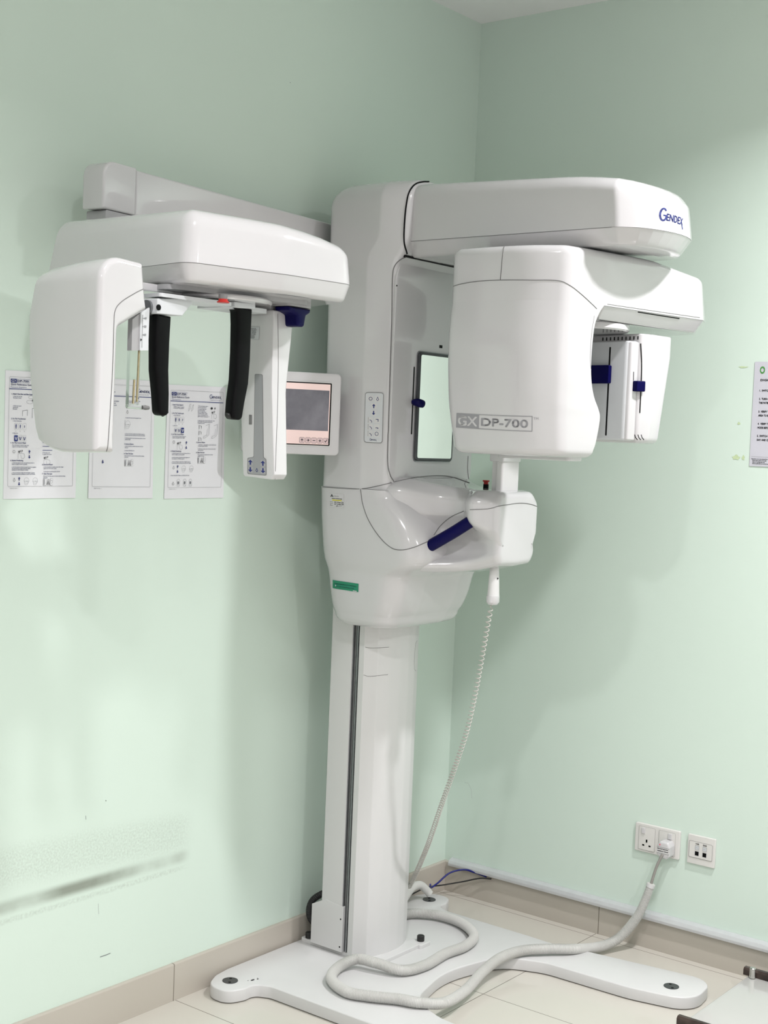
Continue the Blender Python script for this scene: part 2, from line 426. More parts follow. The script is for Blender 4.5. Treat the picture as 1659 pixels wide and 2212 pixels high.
class Draw:
    """flat print: shapes in a 2-D page frame (origin top left, y down), later laid on a surface"""
    def __init__(s): s.V, s.F, s.M, s.mats, s.lay = [], [], [], [], []
    def mi(s, m):
        if m not in s.mats: s.mats.append(m)
        return s.mats.index(m)
    def poly(s, pts, m, lay=1):
        o = len(s.V); s.V += [tuple(p) for p in pts]; s.lay += [lay] * len(pts); s.F.append(tuple(range(o, o + len(pts)))); s.M.append(s.mi(m))
    def rect(s, x0, y0, x1, y1, m, lay=1, nx=1, ny=1):
        for i in range(nx):
            for j in range(ny):
                a0, a1 = x0 + (x1 - x0) * i / nx, x0 + (x1 - x0) * (i + 1) / nx; b0, b1 = y0 + (y1 - y0) * j / ny, y0 + (y1 - y0) * (j + 1) / ny
                s.poly([(a0, b0), (a1, b0), (a1, b1), (a0, b1)], m, lay)
    def rrect(s, x0, y0, x1, y1, r, m, lay=1):
        s.poly([(p.x, p.y) for p in rect(x0, y0, x1, y1, r, 4)], m, lay)
    def line(s, pts, w, m, lay=2, closed=False):
        P = [Vector(p) for p in pts]; P = P + [P[0]] if closed else P
        for a, b in zip(P, P[1:]):
            if (b - a).length < 1e-6: continue
            d = (b - a).normalized() * (w / 2); nn = Vector((-d.y, d.x)); a2, b2 = a - d * 0.6, b + d * 0.6
            s.poly([a2 - nn, b2 - nn, b2 + nn, a2 + nn], m, lay)
    def ring(s, cx, cy, rx, ry, w, m, lay=2, n=18):
        s.line([(cx + rx * math.cos(2 * PI * k / n), cy + ry * math.sin(2 * PI * k / n)) for k in range(n)], w, m, lay, True)
    def disc(s, cx, cy, rx, ry, m, lay=2, n=16):
        s.poly([(cx + rx * math.cos(2 * PI * k / n), cy + ry * math.sin(2 * PI * k / n)) for k in range(n)], m, lay)
    def frame(s, x0, y0, x1, y1, r, w, m, lay=2):
        s.line([(p.x, p.y) for p in rect(x0, y0, x1, y1, r, 4)], w, m, lay, True)
    def text(s, t, x, y, h, m, w=None, lay=2, bold=0.0, shear=0.0):
        """baseline at y, cap height h, width w if given"""
        V, Fc = text_geo(t)
        if not V: return
        xs = [v[0] for v in V]; x0, x1 = min(xs), max(xs); k = h / 0.70
        kx = k if w is None else w / max(1e-6, x1 - x0)
        for dx, dy in ([(0, 0)] if not bold else [(-bold, 0), (bold, 0), (0, bold), (0, -bold)]):
            o = len(s.V)
            for a, b in V: s.V.append((x + (a - x0) * kx + shear * b * k + dx, y - b * k + dy)); s.lay.append(lay)
            mi = s.mi(m)
            for f in Fc: s.F.append(tuple(i + o for i in f)); s.M.append(mi)
    def arrow(s, cx, cy, h, m, up=True, lay=2):
        g = -1 if up else 1; w = h * 0.42; t = h * 0.13
        tip = cy + g * h / 2; tail = cy - g * h / 2; nk = cy + g * h * 0.02
        s.poly([(cx - t, tail), (cx + t, tail), (cx + t, nk), (cx - t, nk)], m, lay)
        s.poly([(cx - w, nk), (cx + w, nk), (cx, tip)], m, lay)
    def refine(s, L):
        V, F_, M_, lay = list(s.V), [], [], list(s.lay)
        for f, m in zip(s.F, s.M):
            tris = [f] if len(f) == 3 else [tuple(f[i] for i in t) for t in tessellate_polygon([[Vector((V[i][0], V[i][1], 0)) for i in f]])]
            st = list(tris); 
            while st:
                t = st.pop(); d = [(Vector(V[t[k]]) - Vector(V[t[(k + 1) % 3]])).length for k in range(3)]
                k = d.index(max(d))
                if d[k] <= L: F_.append(t); M_.append(m); continue
                a, b, c = t[k], t[(k + 1) % 3], t[(k + 2) % 3]
                V.append(((V[a][0] + V[b][0]) / 2, (V[a][1] + V[b][1]) / 2)); lay.append(lay[a]); n = len(V) - 1
                st += [(a, n, c), (n, b, c)]
        s.V, s.F, s.M, s.lay = V, F_, M_, lay
    def build(s, name, corners, W, H, parent=None, targets=None, base=0.0003, step=0.00012):
        if targets: s.refine(W / 16)
        """corners: 3-D TL, TR, BL, BR of the page; with targets the print follows their surface"""
        TL, TR, BL, BR = [Vector(c) for c in corners]
        nrm = (TR - TL).cross(BL - TL).normalized()
        if nrm.dot(CAM_C - TL) < 0: nrm = -nrm
        out = []
        for (x, y), l in zip(s.V, s.lay):
            a, b = x / W, y / H
            p = TL * ((1 - a) * (1 - b)) + TR * (a * (1 - b)) + BL * ((1 - a) * b) + BR * (a * b)
            if targets:
                best = None
                for o in targets:
                    h, n2, i, d = BVH[o.name].ray_cast(p + nrm * 0.04, -nrm, 0.09)
                    if h is not None and (best is None or d < best[1]): best = (h, d)
                if best: p = best[0]
            out.append(p + nrm * (base + l * step))
        return link_mesh(name, out, s.F, s.mats, parent, fmats=s.M, smooth=False, bvh=False, solid=False)
def px_corners(pxs, objs, plane=None):
    out = []
    for u, v in pxs:
        if plane: out.append(at_plane(u, v, *plane))
        else:
            h = on_surface(u, v, objs)
            if h is None: print('CORNER MISS', u, v); h = (at_plane(u, v, 1, -0.5), None)
            out.append(h[0])
    return out
def logo_word(D, x, y, h, w, m, lay=2):
    """the maker's wordmark: large G, small caps with low bar, long tail on the last letter"""
    gw = w * 0.235
    cx_, cy_ = x + gw * 0.5, y - h * 0.46
    D.line([(cx_ + gw * 0.48 * math.cos(math.radians(a)), cy_ + h * 0.53 * math.sin(math.radians(a))) for a in range(-48, -355, -17)], h * 0.14, m, lay)
    D.line([(cx_ + gw * 0.05, cy_ + h * 0.06), (cx_ + gw * 0.52, cy_ + h * 0.06)], h * 0.12, m, lay)
    D.text('ENDEX', x + gw * 1.05, y, h * 0.62, m, w=w - gw * 1.08, lay=lay, bold=h * 0.018)
    D.line([(x + w * 0.90, y - h * 0.25), (x + w * 1.02, y + h * 0.32)], h * 0.10, m, lay)
def model_badge(D, x, y, w, h, m, inner, lay=2, tm=True, knock='white_plastic'):
    gx = w * 0.325
    D.rect(x, y, x + gx, y + h, m, lay)
    D.line([(x, y), (x + w, y), (x + w, y + h), (x, y + h)], h * 0.05, m, lay + 1, True)
    D.text('GX', x + gx * 0.08, y + h * 0.83, h * 0.66, knock, w=gx * 0.84, lay=lay + 2, bold=h * 0.028)
    D.text('DP-700', x + gx + (w - gx) * 0.05, y + h * 0.77, h * 0.54, m, w=(w - gx) * 0.88, lay=lay + 1, bold=h * 0.022)
    if tm: D.text('TM', x + w * 1.015, y + h * 0.22, h * 0.16, m, lay=lay + 1)

# ------------------------------------------------------------------ the room
def struct(o): o['kind'] = 'structure'; return o
T = 0.12
wl = struct(link_mesh('wall_left', *prism_data([Vector(p) for p in ((ROOM_X0, 0), (0, 0), (0, CEIL), (ROOM_X0, CEIL))], XZ, 0.0, T), 'wall_green_left'))
wr = struct(link_mesh('wall_right', *prism_data([Vector(p) for p in ((ROOM_Y0, 0), (0, 0), (0, CEIL), (ROOM_Y0, CEIL))], YZ, 0.0, T), 'wall_green_right'))
# smudges are placed in metres along the wall: keep the object origin at the room corner
for w_ in (wl, wr):
    off = w_.location.copy()
    w_.data.transform(Matrix.Translation(off)); w_.location = (0, 0, 0); WPOS[w_.name] = Vector((0, 0, 0))
struct(link_mesh('wall_front', *prism_data([Vector(p) for p in ((ROOM_X0, 0), (0, 0), (0, CEIL), (ROOM_X0, CEIL))], XZ, ROOM_Y0 - T, ROOM_Y0), 'room_paint'))
struct(link_mesh('wall_back', *prism_data([Vector(p) for p in ((ROOM_Y0, 0), (0, 0), (0, CEIL), (ROOM_Y0, CEIL))], YZ, ROOM_X0 - T, ROOM_X0), 'room_paint'))
fl = struct(link_mesh('floor', *prism_data([Vector(p) for p in ((ROOM_X0, ROOM_Y0), (0, ROOM_Y0), (0, 0), (ROOM_X0, 0))], XY, -0.1, 0.0), 'floor_tile'))
off = fl.location.copy(); fl.data.transform(Matrix.Translation(off)); fl.location = (0, 0, 0); WPOS[fl.name] = Vector((0, 0, 0))
struct(link_mesh('ceiling', *prism_data([Vector(p) for p in ((ROOM_X0, ROOM_Y0), (0, ROOM_Y0), (0, 0), (ROOM_X0, 0))], XY, CEIL, CEIL + 0.1), 'ceiling_paint'))
SK = 0.0995
bl = struct(prism('baseboard_left', rounded([(0, 0), (-0.011, 0), (-0.011, SK), (0, SK)], [0, 0, 0.004, 0], 3), lambda a, b, d: (d, a, b), ROOM_X0, -0.011, 'skirting_left'))
br_ = struct(prism('baseboard_right', rounded([(0, 0), (-0.011, 0), (-0.011, SK), (0, SK)], [0, 0, 0.004, 0], 3), lambda a, b, d: (a, d, b), ROOM_Y0, 0.0, 'skirting_right'))
for w_ in (bl, br_):
    off = w_.location.copy(); w_.data.transform(Matrix.Translation(off)); w_.location = (0, 0, 0); WPOS[w_.name] = Vector((0, 0, 0))
# cable trunking running along the skirting of the right wall
tr = prism('cable_trunking', rounded([(-0.0005, 0.0995), (-0.024, 0.0895), (-0.024, 0.0985), (-0.020, 0.1085), (-0.008, 0.1125), (-0.0005, 0.1135)], [0, 0.001, 0.001, 0.003, 0.002, 0], 3),
           lambda a, b, d: (a, d, b), ROOM_Y0 + 0.005, -0.03, 'aluminium')
tag(tr, 'pale metal cable trunking strip along the top of the right skirting', 'cable trunking')
for k, (lx, ly, pw) in enumerate(LAMPS):
    r_ = empty('ceiling_downlight', (lx, ly, CEIL - 0.02))
    tag(r_, 'round recessed ceiling downlight with white rim, out of the picture above', 'ceiling light', 'ceiling downlights')
    link_mesh('trim_ring', *loft_mesh([[Vector((lx + q * math.cos(a), ly + q * math.sin(a), z)) for a in [2 * PI * i / 32 for i in range(32)]] for q, z in ((0.105, CEIL - 0.0005), (0.103, CEIL - 0.010), (0.085, CEIL - 0.010), (0.08, CEIL - 0.0005))]), 'white_satin', r_)
    cyl('diffuser', (lx, ly, CEIL - 0.008), (0, 0, 1), 0.078, 0.006, 'lamp_face', r_, n=32)

# ------------------------------------------------------------------ the panoramic x-ray machine
CX = -0.66
unit = empty('dental_xray_machine', (CX, -0.25, 0.0))
tag(unit, 'tall white dental x-ray machine with two hanging heads, standing on a floor plate', 'x-ray machine')

# base plate with three visible floor feet
half = [(0.0, -0.022, 0), (0.40, -0.022, 0.02), (0.452, -0.030, 0.055), (0.512, -0.060, 0.055), (0.512, -0.130, 0.055), (0.462, -0.150, 0.04), (0.425, -0.148, 0.03),
        (0.405, -0.19, 0.05), (0.402, -0.50, 0.1), (0.398, -0.57, 0.1), (0.452, -0.93, 0.09), (0.468, -1.055, 0.085), (0.300, -1.075, 0.075), (0.262, -0.90, 0.3), (0.255, -0.64, 0.16),
        (0.205, -0.52, 0.12), (0.0, -0.468, 0)]
R1 = [(CX + w, y) for w, y, r in half[1:-1]]; L1 = [(CX - w, y) for w, y, r in reversed(half[1:-1])]
rr_ = [r for w, y, r in half[1:-1]]
outl = R1 + [(CX, -0.468)] + L1; rad_ = rr_ + [0.3] + rr_[::-1]
base_plate = prism('base_plate', rounded(outl, rad_, 7), XY, 0.003, 0.036, 'white_plate', unit, r0=0.001, r1=0.004, seg=3)
for fx, fy in ((-1.113, -0.086), (-0.212, -0.092), (-0.312, -0.985)):
    c = cyl('foot_cap', (fx, fy, 0.0362), (0, 0, 1), 0.021, 0.0012, 'dark_metal', base_plate, n=28)
    V, Fc = merge([cyl_data((fx + dx, fy + dy, 0.0374), (0, 0, 1), 0.004, 0.0005, 10) for dx, dy in ((0.010, 0.008), (-0.010, -0.008))])
    link_mesh('screw_hole', V, Fc, 'black', base_plate, bvh=False)
# scuffed paint chips on the near rim of the foot plate
D = Draw()
for cx_, cy_, w_ in ((18, 8, 6), (30, 12, 3), (33, 9, 2), (8, 4, 2)):
    D.disc(cx_, cy_, w_, w_ * 0.35, 'ink_black', 1, 7)
D.build('paint_chip', [(-1.09, -0.115, 0.0365), (-1.02, -0.115, 0.0365), (-1.09, -0.16, 0.0365), (-1.02, -0.16, 0.0365)], 60, 30, base_plate)

mp = prism('mounting_plate', rect(-0.765, -0.315, -0.555, -0.03, 0.008, 4), XY, 0.0362, 0.047, 'white_plate', unit, r1=0.002)
for kx, ky in ((-0.752, -0.052), (-0.545, -0.302)):
    if ky < -0.1: pass
    V, Fc = merge([cyl_data((kx, ky, 0.047), (0, 0, 1), 0.011, 0.017, 20, bev=0.0015), cyl_data((kx, ky, 0.064), (0, 0, 1), 0.007, 0.001, 6)])
    link_mesh('levelling_knob', V, Fc, 'black_rubber', mp)
prism('mounting_tab', rect(-0.575, -0.325, -0.525, -0.275, 0.006), XY, 0.0362, 0.0475, 'white_plate', mp, r1=0.002)

# column
sym = lambda L: L + [(-a, b) for a, b in reversed(L)]
def outline_x(halfpts, radii, seg=6, cx=CX):
    P = [(cx + w, y) for w, y in halfpts] + [(cx - w, y) for w, y in reversed(halfpts)]
    return rounded(P, radii + radii[::-1], seg)
colm = prism('column', outline_x([(0.116, -0.2135), (0.116, -0.232), (0.094, -0.265), (0.058, -0.280), (0.02, -0.287)], [0.001, 0.003, 0.01, 0.06, 0.06]), XY, 0.047, 2.10, 'white_satin', unit)
prism('column_rear_cover', outline_x([(0.1145, -0.187), (0.1145, -0.112), (0.09, -0.105)], [0.001, 0.004, 0.002]), XY, 0.047, 2.10, 'white_satin', unit)
prism('column_core', rect(CX - 0.104, -0.230, CX + 0.105, -0.115), XY, 0.047, 2.10, 'seam_grey', unit)
for sx in (-1, 1):
    V, Fc = merge([prism_data([Vector(p) for p in rect(CX + sx * 0.1035, y0, CX + sx * (0.1042 + h), y1)], XY, 0.05, 2.09) for y0, y1, h in ((-0.2130, -0.2095, 0.003), (-0.2045, -0.2000, 0.0045), (-0.1955, -0.1935, 0.002), (-0.1895, -0.1872, 0.0065))])
    link_mesh('guide_rail', V, Fc, 'rail_metal', unit, bvh=False)
lowb = prism('cable_box', rounded([(-0.193, 0.047), (-0.193, 0.178), (-0.128, 0.186), (-0.077, 0.160), (-0.077, 0.047)], 0.0015, 3), YZ, CX - 0.1155, CX + 0.1155, 'white_satin', unit, r0=0.0015, r1=0.0015)
for yz in ((-0.186, 0.142), (-0.186, 0.062)):
    cyl('screw', (CX - 0.1157, *yz), (-1, 0, 0), 0.0022, 0.0008, 'black', lowb, n=12)
seam('column_seam', [(789, 1398), (804, 1400), (840, 1398)], [colm], colm, 0.0006)
seam('column_seam', [(785, 1458), (800, 1461), (838, 1457)], [colm], colm, 0.0006)
seam('column_seam', [(908, 1386), (898, 1389), (895, 1446), (908, 1442)], [colm], colm, 0.0005, n=3)

# carriage: upper housing
def carr_loop(z, w, wf, yb, ys, yf, rb=0.03, rs=0.03, rf=0.02):
    o = outline_x([(w * 0.80, yb), (w * 0.985, yb - 0.03), (w, ys), (wf, yf)], [rb, rb, rs, rf], 5)
    return [Vector((p.x, p.y, z)) for p in o]
K = [  # z, w, wf, yb, ys, yf
 (1.366, .2175, .196, -.112, -.276, -.350), (1.50, .2172, .196, -.112, -.274, -.350), (1.70, .2165, .1955, -.108, -.270, -.350), (1.90, .2155, .195, -.104, -.268, -.350),
 (1.965, .215, .195, -.103, -.268, -.352), (1.995, .2145, .190, -.102, -.275, -.366), (2.03, .214, .188, -.102, -.300, -.378), (2.08, .2135, .188, -.101, -.305, -.380), (2.125, .213, .187, -.100, -.305, -.380)]
loops = [carr_loop(*r) for r in catmull_vals(K, 3)]
for k in range(1, 8):
    th = PI / 2 * k / 7; ins = 0.085 * (1 - math.cos(th)); 
    loops.append(carr_loop(2.125 + 0.070 * math.sin(th), .213 - ins, .187 - ins * 0.9, -.100 - ins * 0.7, -.305 + ins * 0.2, -.380 + ins * 0.15, 0.03, 0.03, 0.02))
V, Fc = loft_mesh(loops)
carriage = link_mesh('carriage_housing', V, Fc, 'white_plastic', unit, angle=50)
# recessed front panel with rounded top corners
pan = rounded([(CX - 0.1935, 1.402), (CX - 0.17, 1.378), (CX, 1.385), (CX + 0.17, 1.378), (CX + 0.1935, 1.402), (CX + 0.1935, 1.99), (CX - 0.1935, 1.99)], [0.05, 0.03, 0.1, 0.03, 0.05, 0.07, 0.07], 8)
front_panel = prism('front_panel', pan, XZ, -0.345, -0.3525, 'white_plastic', unit, r1=0.002)
seam('panel_seam', [(880, 554), (866, 560), (853, 574), (848, 600), (846, 700), (841, 850), (838, 960), (838, 1000), (842, 1025), (851, 1041)], [carriage, front_panel], carriage, 0.0012, n=12, lift=0.0008)
seam('panel_seam', [(1011, 985), (1010, 1015), (1014, 1044)], [carriage, front_panel], carriage, 0.0008, lift=0.0004)

# mirror
mir = prism('mirror', rect(CX - 0.088, 1.446, CX + 0.088, 1.742, 0.012, 5), XZ, -0.3523, -0.360, 'dark_metal', unit, r1=0.003)
prism('mirror_rim', rect(CX - 0.0905, 1.4435, CX + 0.0905, 1.7445, 0.014, 5), XZ, -0.3523, -0.3555, 'rail_metal', mir)
prism('mirror_pane', rect(CX - 0.080, 1.454, CX + 0.080, 1.734, 0.006, 5), XZ, -0.3598, -0.3606, 'mirror_glass', mir)
sl = prism('laser_slot', rect(-0.7625, 1.517, -0.7575, 1.700, 0.0025), XZ, -0.3522, -0.3531, 'black', front_panel)
kn = catmull([(-0.762, -0.354, 1.604), (-0.760, -0.364, 1.604), (-0.754, -0.372, 1.602), (-0.744, -0.375, 1.600)], 5)
tube('slider_knob', kn, lambda t: 0.0075 + 0.004 * math.sin(PI * min(1, t * 0.75)), 'navy', front_panel, nseg=16)
prism('laser_window', rect(-0.648, 1.759, -0.634, 1.767, 0.001), XZ, -0.3524, -0.3532, 'black', front_panel)
q = on_surface(857, 617, [front_panel])[0]; cyl('panel_screw', q, (0, -1, 0), 0.0022, 0.0008, 'black', front_panel, n=10)

# control keypad on the housing's left shoulder
kc = px_corners([(790, 848), (829, 849), (787, 955), (826, 957)], [carriage])
D = Draw(); D.rrect(0, 0, 40, 107, 5, 'light_grey', 1); D.frame(0, 0, 40, 107, 5, 0.9, 'seam_grey', 2)
for bx, by in ((12, 13), (27.5, 13), (19.5, 28.5), (19.5, 43.5), (12, 59), (27.5, 59), (12, 73.5), (27.5, 73.5), (12, 88), (27.5, 88)):
    D.rrect(bx - 6.1, by - 6.1, bx + 6.1, by + 6.1, 1.8, 'white_satin', 2)
D.ring(12, 13, 3.7, 3.3, 1.0, 'ink_navy', 3); D.line([(27.5, 9), (25, 14.5), (27.5, 17), (30, 14.5)], 1.0, 'ink_navy', 3, True)
D.arrow(19.5, 28.5, 9, 'ink_navy', True, 3); D.arrow(19.5, 43.5, 9, 'ink_navy', False, 3)
for by in (59, 73.5, 88):
    D.line([(8.2, by - 5.4), (8.2, by + 5.4)], 1.2, 'ink_soft', 3); D.line([(11.5, by - 0.5), (14, by + 0.5), (15.8, by + 2.5), (15.8, by + 5)], 1.1, 'ink_navy', 3)
D.line([(25, 57), (30, 57), (30, 61.5)], 1.3, 'ink_navy', 3); D.line([(25, 75), (30, 75), (30, 77)], 1.3, 'ink_navy', 3); D.ring(27.5, 88, 3.7, 3.7, 0.9, 'ink_navy', 3)
logo_word(D, 12.5, 102.5, 4.2, 15, 'ink_navy', 3)
D.build('control_keypad', kc, 40, 107, carriage, [carriage], base=0.0016, step=0.00022)

# carriage: lower body
def low_loop(z, w, yb, yf, rf, rb=0.05):
    o = outline_x([(w, yb), (w, yf), (w * 0.40, yf - 0.012)], [rb, rf, 0.12], 8); return [Vector((p.x, p.y, z)) for p in o]
K = [(1.3655, .2170, -.112, -.352, .030), (1.350, .2175, -.114, -.372, .060), (1.325, .2180, -.116, -.400, .090), (1.29, .2180, -.118, -.430, .12), (1.25, .2175, -.122, -.455, .13), (1.21, .2165, -.126, -.470, .14),
     (1.185, .215, -.129, -.470, .14), (1.165, .212, -.132, -.452, .14), (1.148, .207, -.136, -.420, .13), (1.130, .203, -.139, -.398, .12), (1.08, .199, -.145, -.385, .11), (1.04, .194, -.150, -.370, .11), (1.02, .188, -.155, -.357, .10)]
loops = [low_loop(*r) for r in catmull_vals(K, 3)]
for k in range(1, 7):
    th = PI / 2 * k / 6; ins = 0.035 * (1 - math.cos(th)); loops.append(low_loop(1.02 - 0.033 * math.sin(th), .188 - ins, -.155 - ins, -.357 + ins, .10 - ins * 0.5, 0.05))
V, Fc = loft_mesh(loops)
lower = link_mesh('lower_housing', V, Fc, 'white_plastic', unit, angle=60)

# chin shelf: neck, handle wings and front block, lofted towards the patient
def shelf_loop(y, zt, wt, ww, wb, zb, ld=0.082):
    P = [(0, zt), (wt * 0.72, zt), (wt, zt - 0.028), (wt * 0.985, zt - ld), (ww, zt - ld - 0.034), (ww, zb + 0.048), (wb, zb + 0.022), (wb * 0.82, zb)]
    r = [0.2, 0.03, 0.022, 0.025, 0.04, 0.05, 0.018, 0.02]
    Pf = [(CX + a, b) for a, b in P] + [(CX, zb - 0.004)] + [(CX - a, b) for a, b in reversed(P[1:])]
    rf = r + [0.2] + r[1:][::-1]
    return [Vector((p.x, y, p.y)) for p in rounded(Pf, rf, 5)]
K = [(-.330, 1.402, .196, .185, .195, 1.165, .08), (-.370, 1.400, .190, .165, .205, 1.160, .08), (-.420, 1.391, .150, .120, .200, 1.156, .08), (-.460, 1.384, .115, .092, .180, 1.155, .075), (-.500, 1.380, .096, .080, .150, 1.157, .07),
     (-.530, 1.379, .096, .074, .128, 1.160, .070), (-.552, 1.379, .116, .074, .115, 1.164, .074), (-.575, 1.379, .134, .078, .106, 1.168, .084), (-.600, 1.379, .124, .084, .100, 1.175, .094), (-.625, 1.377, .104, .088, .094, 1.182, .099)]
loops = [shelf_loop(*r) for r in catmull_vals(K, 4)]
last = K[-1]
for k in range(1, 6):
    th = PI / 2 * k / 5; i_ = 0.018 * (1 - math.cos(th)); loops.append(shelf_loop(-.625 - 0.018 * math.sin(th), last[1] - i_, last[2] - i_, last[3] - i_, last[4] - i_, last[5] + i_, last[6]))
V, Fc = loft_mesh(loops)
shelf = link_mesh('chin_shelf', V, Fc, 'white_plastic', unit, angle=60)
for sx in (-1, 1):
    hp = catmull([(CX + sx * 0.096, -0.592, 1.316), (CX + sx * 0.106, -0.566, 1.298), (CX + sx * 0.126, -0.525, 1.266), (CX + sx * 0.146, -0.476, 1.232), (CX + sx * 0.155, -0.440, 1.208)], 8)
    tube('grab_handle', hp, 0.0162, 'navy', unit, nseg=20)
seam('cover_seam', [(697, 1052), (740, 1055), (779, 1056), (810, 1051), (853, 1041)], [carriage, lower], lower, 0.0009, lift=0.0006)
seam('cover_seam', [(779, 1057), (784, 1090), (797, 1125), (820, 1160), (845, 1183), (868, 1188), (895, 1182), (926, 1169)], [lower, shelf], lower, 0.0010, n=14, lift=0.0005)
seam('cover_seam', [(853, 1041), (890, 1033), (930, 1028), (970, 1029), (1014, 1043)], [carriage, front_panel, lower, shelf], lower, 0.0009, lift=0.0006)
seam('shelf_seam', [(1015, 1101), (1055, 1099), (1080, 1093), (1120, 1087), (1145, 1089), (1160, 1094)], [shelf], shelf, 0.0009, lift=0.0004)
seam('shelf_seam', [(937, 1156), (952, 1135), (975, 1116), (1002, 1104)], [shelf, lower], shelf, 0.0009, lift=0.0004)

# emergency button on the shelf
eb = cyl('emergency_button_base', (CX + 0.045, -0.505, 1.376), (0, 0, 1), 0.0075, 0.014, 'black', unit)
V, Fc = merge([cyl_data((CX + 0.045, -0.505, 1.390), (0, 0, 1), 0.0065, 0.007, 20), cyl_data((CX + 0.045, -0.505, 1.3965), (0, 0, 1), 0.0095, 0.0045, 24, bev=0.001)])
link_mesh('emergency_button_cap', V, Fc, 'red', eb, bvh=False)
cyl('button_collar', (CX + 0.045, -0.505, 1.3745), (0, 0, 1), 0.0105, 0.003, 'white_plastic', eb, bev=0.001)

# chin support pole with its cap under the rotating head
pole = prism('support_pole', rounded([(CX - 0.040, -0.612), (CX + 0.041, -0.612), (CX + 0.041, -0.575), (CX - 0.034, -0.575), (CX - 0.034, -0.592), (CX - 0.040, -0.592)], [0.006, 0.004, 0.003, 0.001, 0.001, 0.002], 4), XY, 1.372, 1.62, 'white_satin', unit)
prism('support_clamp', rect(CX - 0.043, -0.616, CX + 0.043, -0.57, 0.005), XY, 1.455, 1.50, 'white_plastic', pole, r0=0.003)

# overhead arm
def arm_plan(wd, y0, yf, bow, n=10):
    P = [(CX + wd, y0), (CX - wd, y0), (CX - wd, yf)]; R_ = [0, 0, 0.030]
    for k in range(1, n): t = k / n; P.append((CX - wd + 2 * wd * t, yf - bow * math.sin(PI * t) ** 0.55)); R_.append(0.03)
    P.append((CX + wd, yf)); R_.append(0.03)
    return resample_long(rounded(P, R_, 5), 0.05)
def droop(v):
    kz = max(0.0, min(1.0, (v.z - 2.03) / 0.13)); k = max(0.0, min(1.0, (-v.y - 0.80) / 0.27)); l = max(0.0, (-v.y - 0.42) / 0.55)
    return Vector((v.x, v.y + 0.014 * kz * k, v.z - kz * (0.022 * l + 0.022 * k * k)))
arm = prism('overhead_arm', arm_plan(0.170, -0.30, -0.985, 0.084), XY, 2.025, 2.178, 'white_plastic', unit, r1=0.042, seg=8, deform=droop, mid=3, angle=55)
skirt = prism('arm_skirt', arm_plan(0.169, -0.30, -0.984, 0.084), XY, 1.986, 2.0245, 'white_plastic', unit, r0=0.006, taper=0.026, mid=3, angle=60)
tube('arm_gap', [Vector((CX - 0.1696, y, 2.0247)) for y in (-0.36, -0.6, -0.97)], 0.0008, 'seam_grey', arm, nseg=6)
D = Draw(); logo_word(D, 0, 50, 46, 100, 'ink_navy', 1)
D.build('arm_wordmark', px_corners([(1427, 447), (1476, 461), (1424, 473), (1474, 487)], [arm]), 100, 50, arm, [arm], base=0.0006)

# black tube and slab painting the shade in the gap where the arm enters
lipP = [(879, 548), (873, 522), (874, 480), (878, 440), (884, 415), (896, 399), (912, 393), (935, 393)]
seam('arm_gap_shade', lipP, [arm, carriage, skirt], carriage, 0.0022, 'black', n=8, lift=0.0006)
prism('arm_underside_shade', rect(CX - 0.178, -0.366, CX + 0.178, -0.34), XY, 1.9835, 1.9885, 'black', carriage)

# rotating unit: beam
RC = Vector((-0.66, -0.78)); A2 = Vector((0.982, -0.19)).normalized(); N2 = Vector((A2.y, -A2.x))
def SW(s, w, z): p = RC + A2 * s + N2 * w; return (p.x, p.y, z)
beam_plan = rounded([(-0.303, -0.156), (-0.290, -0.05), (-0.261, 0.07), (-0.203, 0.1525), (-0.067, 0.1605), (0.335, 0.158), (0.398, 0.12), (0.410, 0.0), (0.398, -0.12), (0.335, -0.158)], [0.03, 0.3, 0.3, 0.045, 0.2, 0.045, 0.03, 0.2, 0.03, 0.045], 6)
def beam_droop(v):
    k = max(0.0, (Vector((v.x, v.y)) - RC).dot(A2) - 0.12) / 0.25; kz = max(0.0, min(1.0, (v.z - 1.85) / 0.13))
    return Vector((v.x - A2.x * 0.02 * k * kz, v.y - A2.y * 0.02 * k * kz, v.z - 0.026 * k * kz))
rot_root = prism('rotating_beam', resample_long(beam_plan, 0.05), SW, 1.848, 1.982, 'white_plastic', unit, r1=0.022, seg=6, deform=beam_droop, mid=3, angle=50)
cyl('pivot_collar', (CX, -0.78, 1.975), (0, 0, 1), 0.11, 0.016, 'grey_plastic', rot_root, n=40)
bs = prism('beam_skirt', rounded([(-0.085, -0.150), (-0.085, 0.1585), (0.335, 0.157), (0.394, 0.118), (0.406, 0.0), (0.394, -0.118), (0.335, -0.150)], [0.02, 0.02, 0.045, 0.03, 0.2, 0.03, 0.045], 6), SW, 1.815, 1.8475, 'white_plastic', rot_root, r0=0.004, taper=0.022, angle=30)
V, Fc = merge([cyl_data(SW(0.02, 0.02, 1.797), (0, 0, 1), 0.115, 0.02, 40, bev=0.004)])
link_mesh('scan_disc', V, Fc, 'white_plastic', rot_root)
seam('filter_slot', [(1378, 674), (1422, 681), (1467, 688)], [bs], bs, 0.0016, 'black', lift=0.0)
seam('beam_seam', [(1312, 657), (1400, 670), (1524, 688)], [bs, rot_root], rot_root, 0.0008)
seam('beam_seam', [(1090, 529), (1086, 548), (1083, 580), (1081, 604)], [rot_root], rot_root, 0.0009, lift=0.0003)

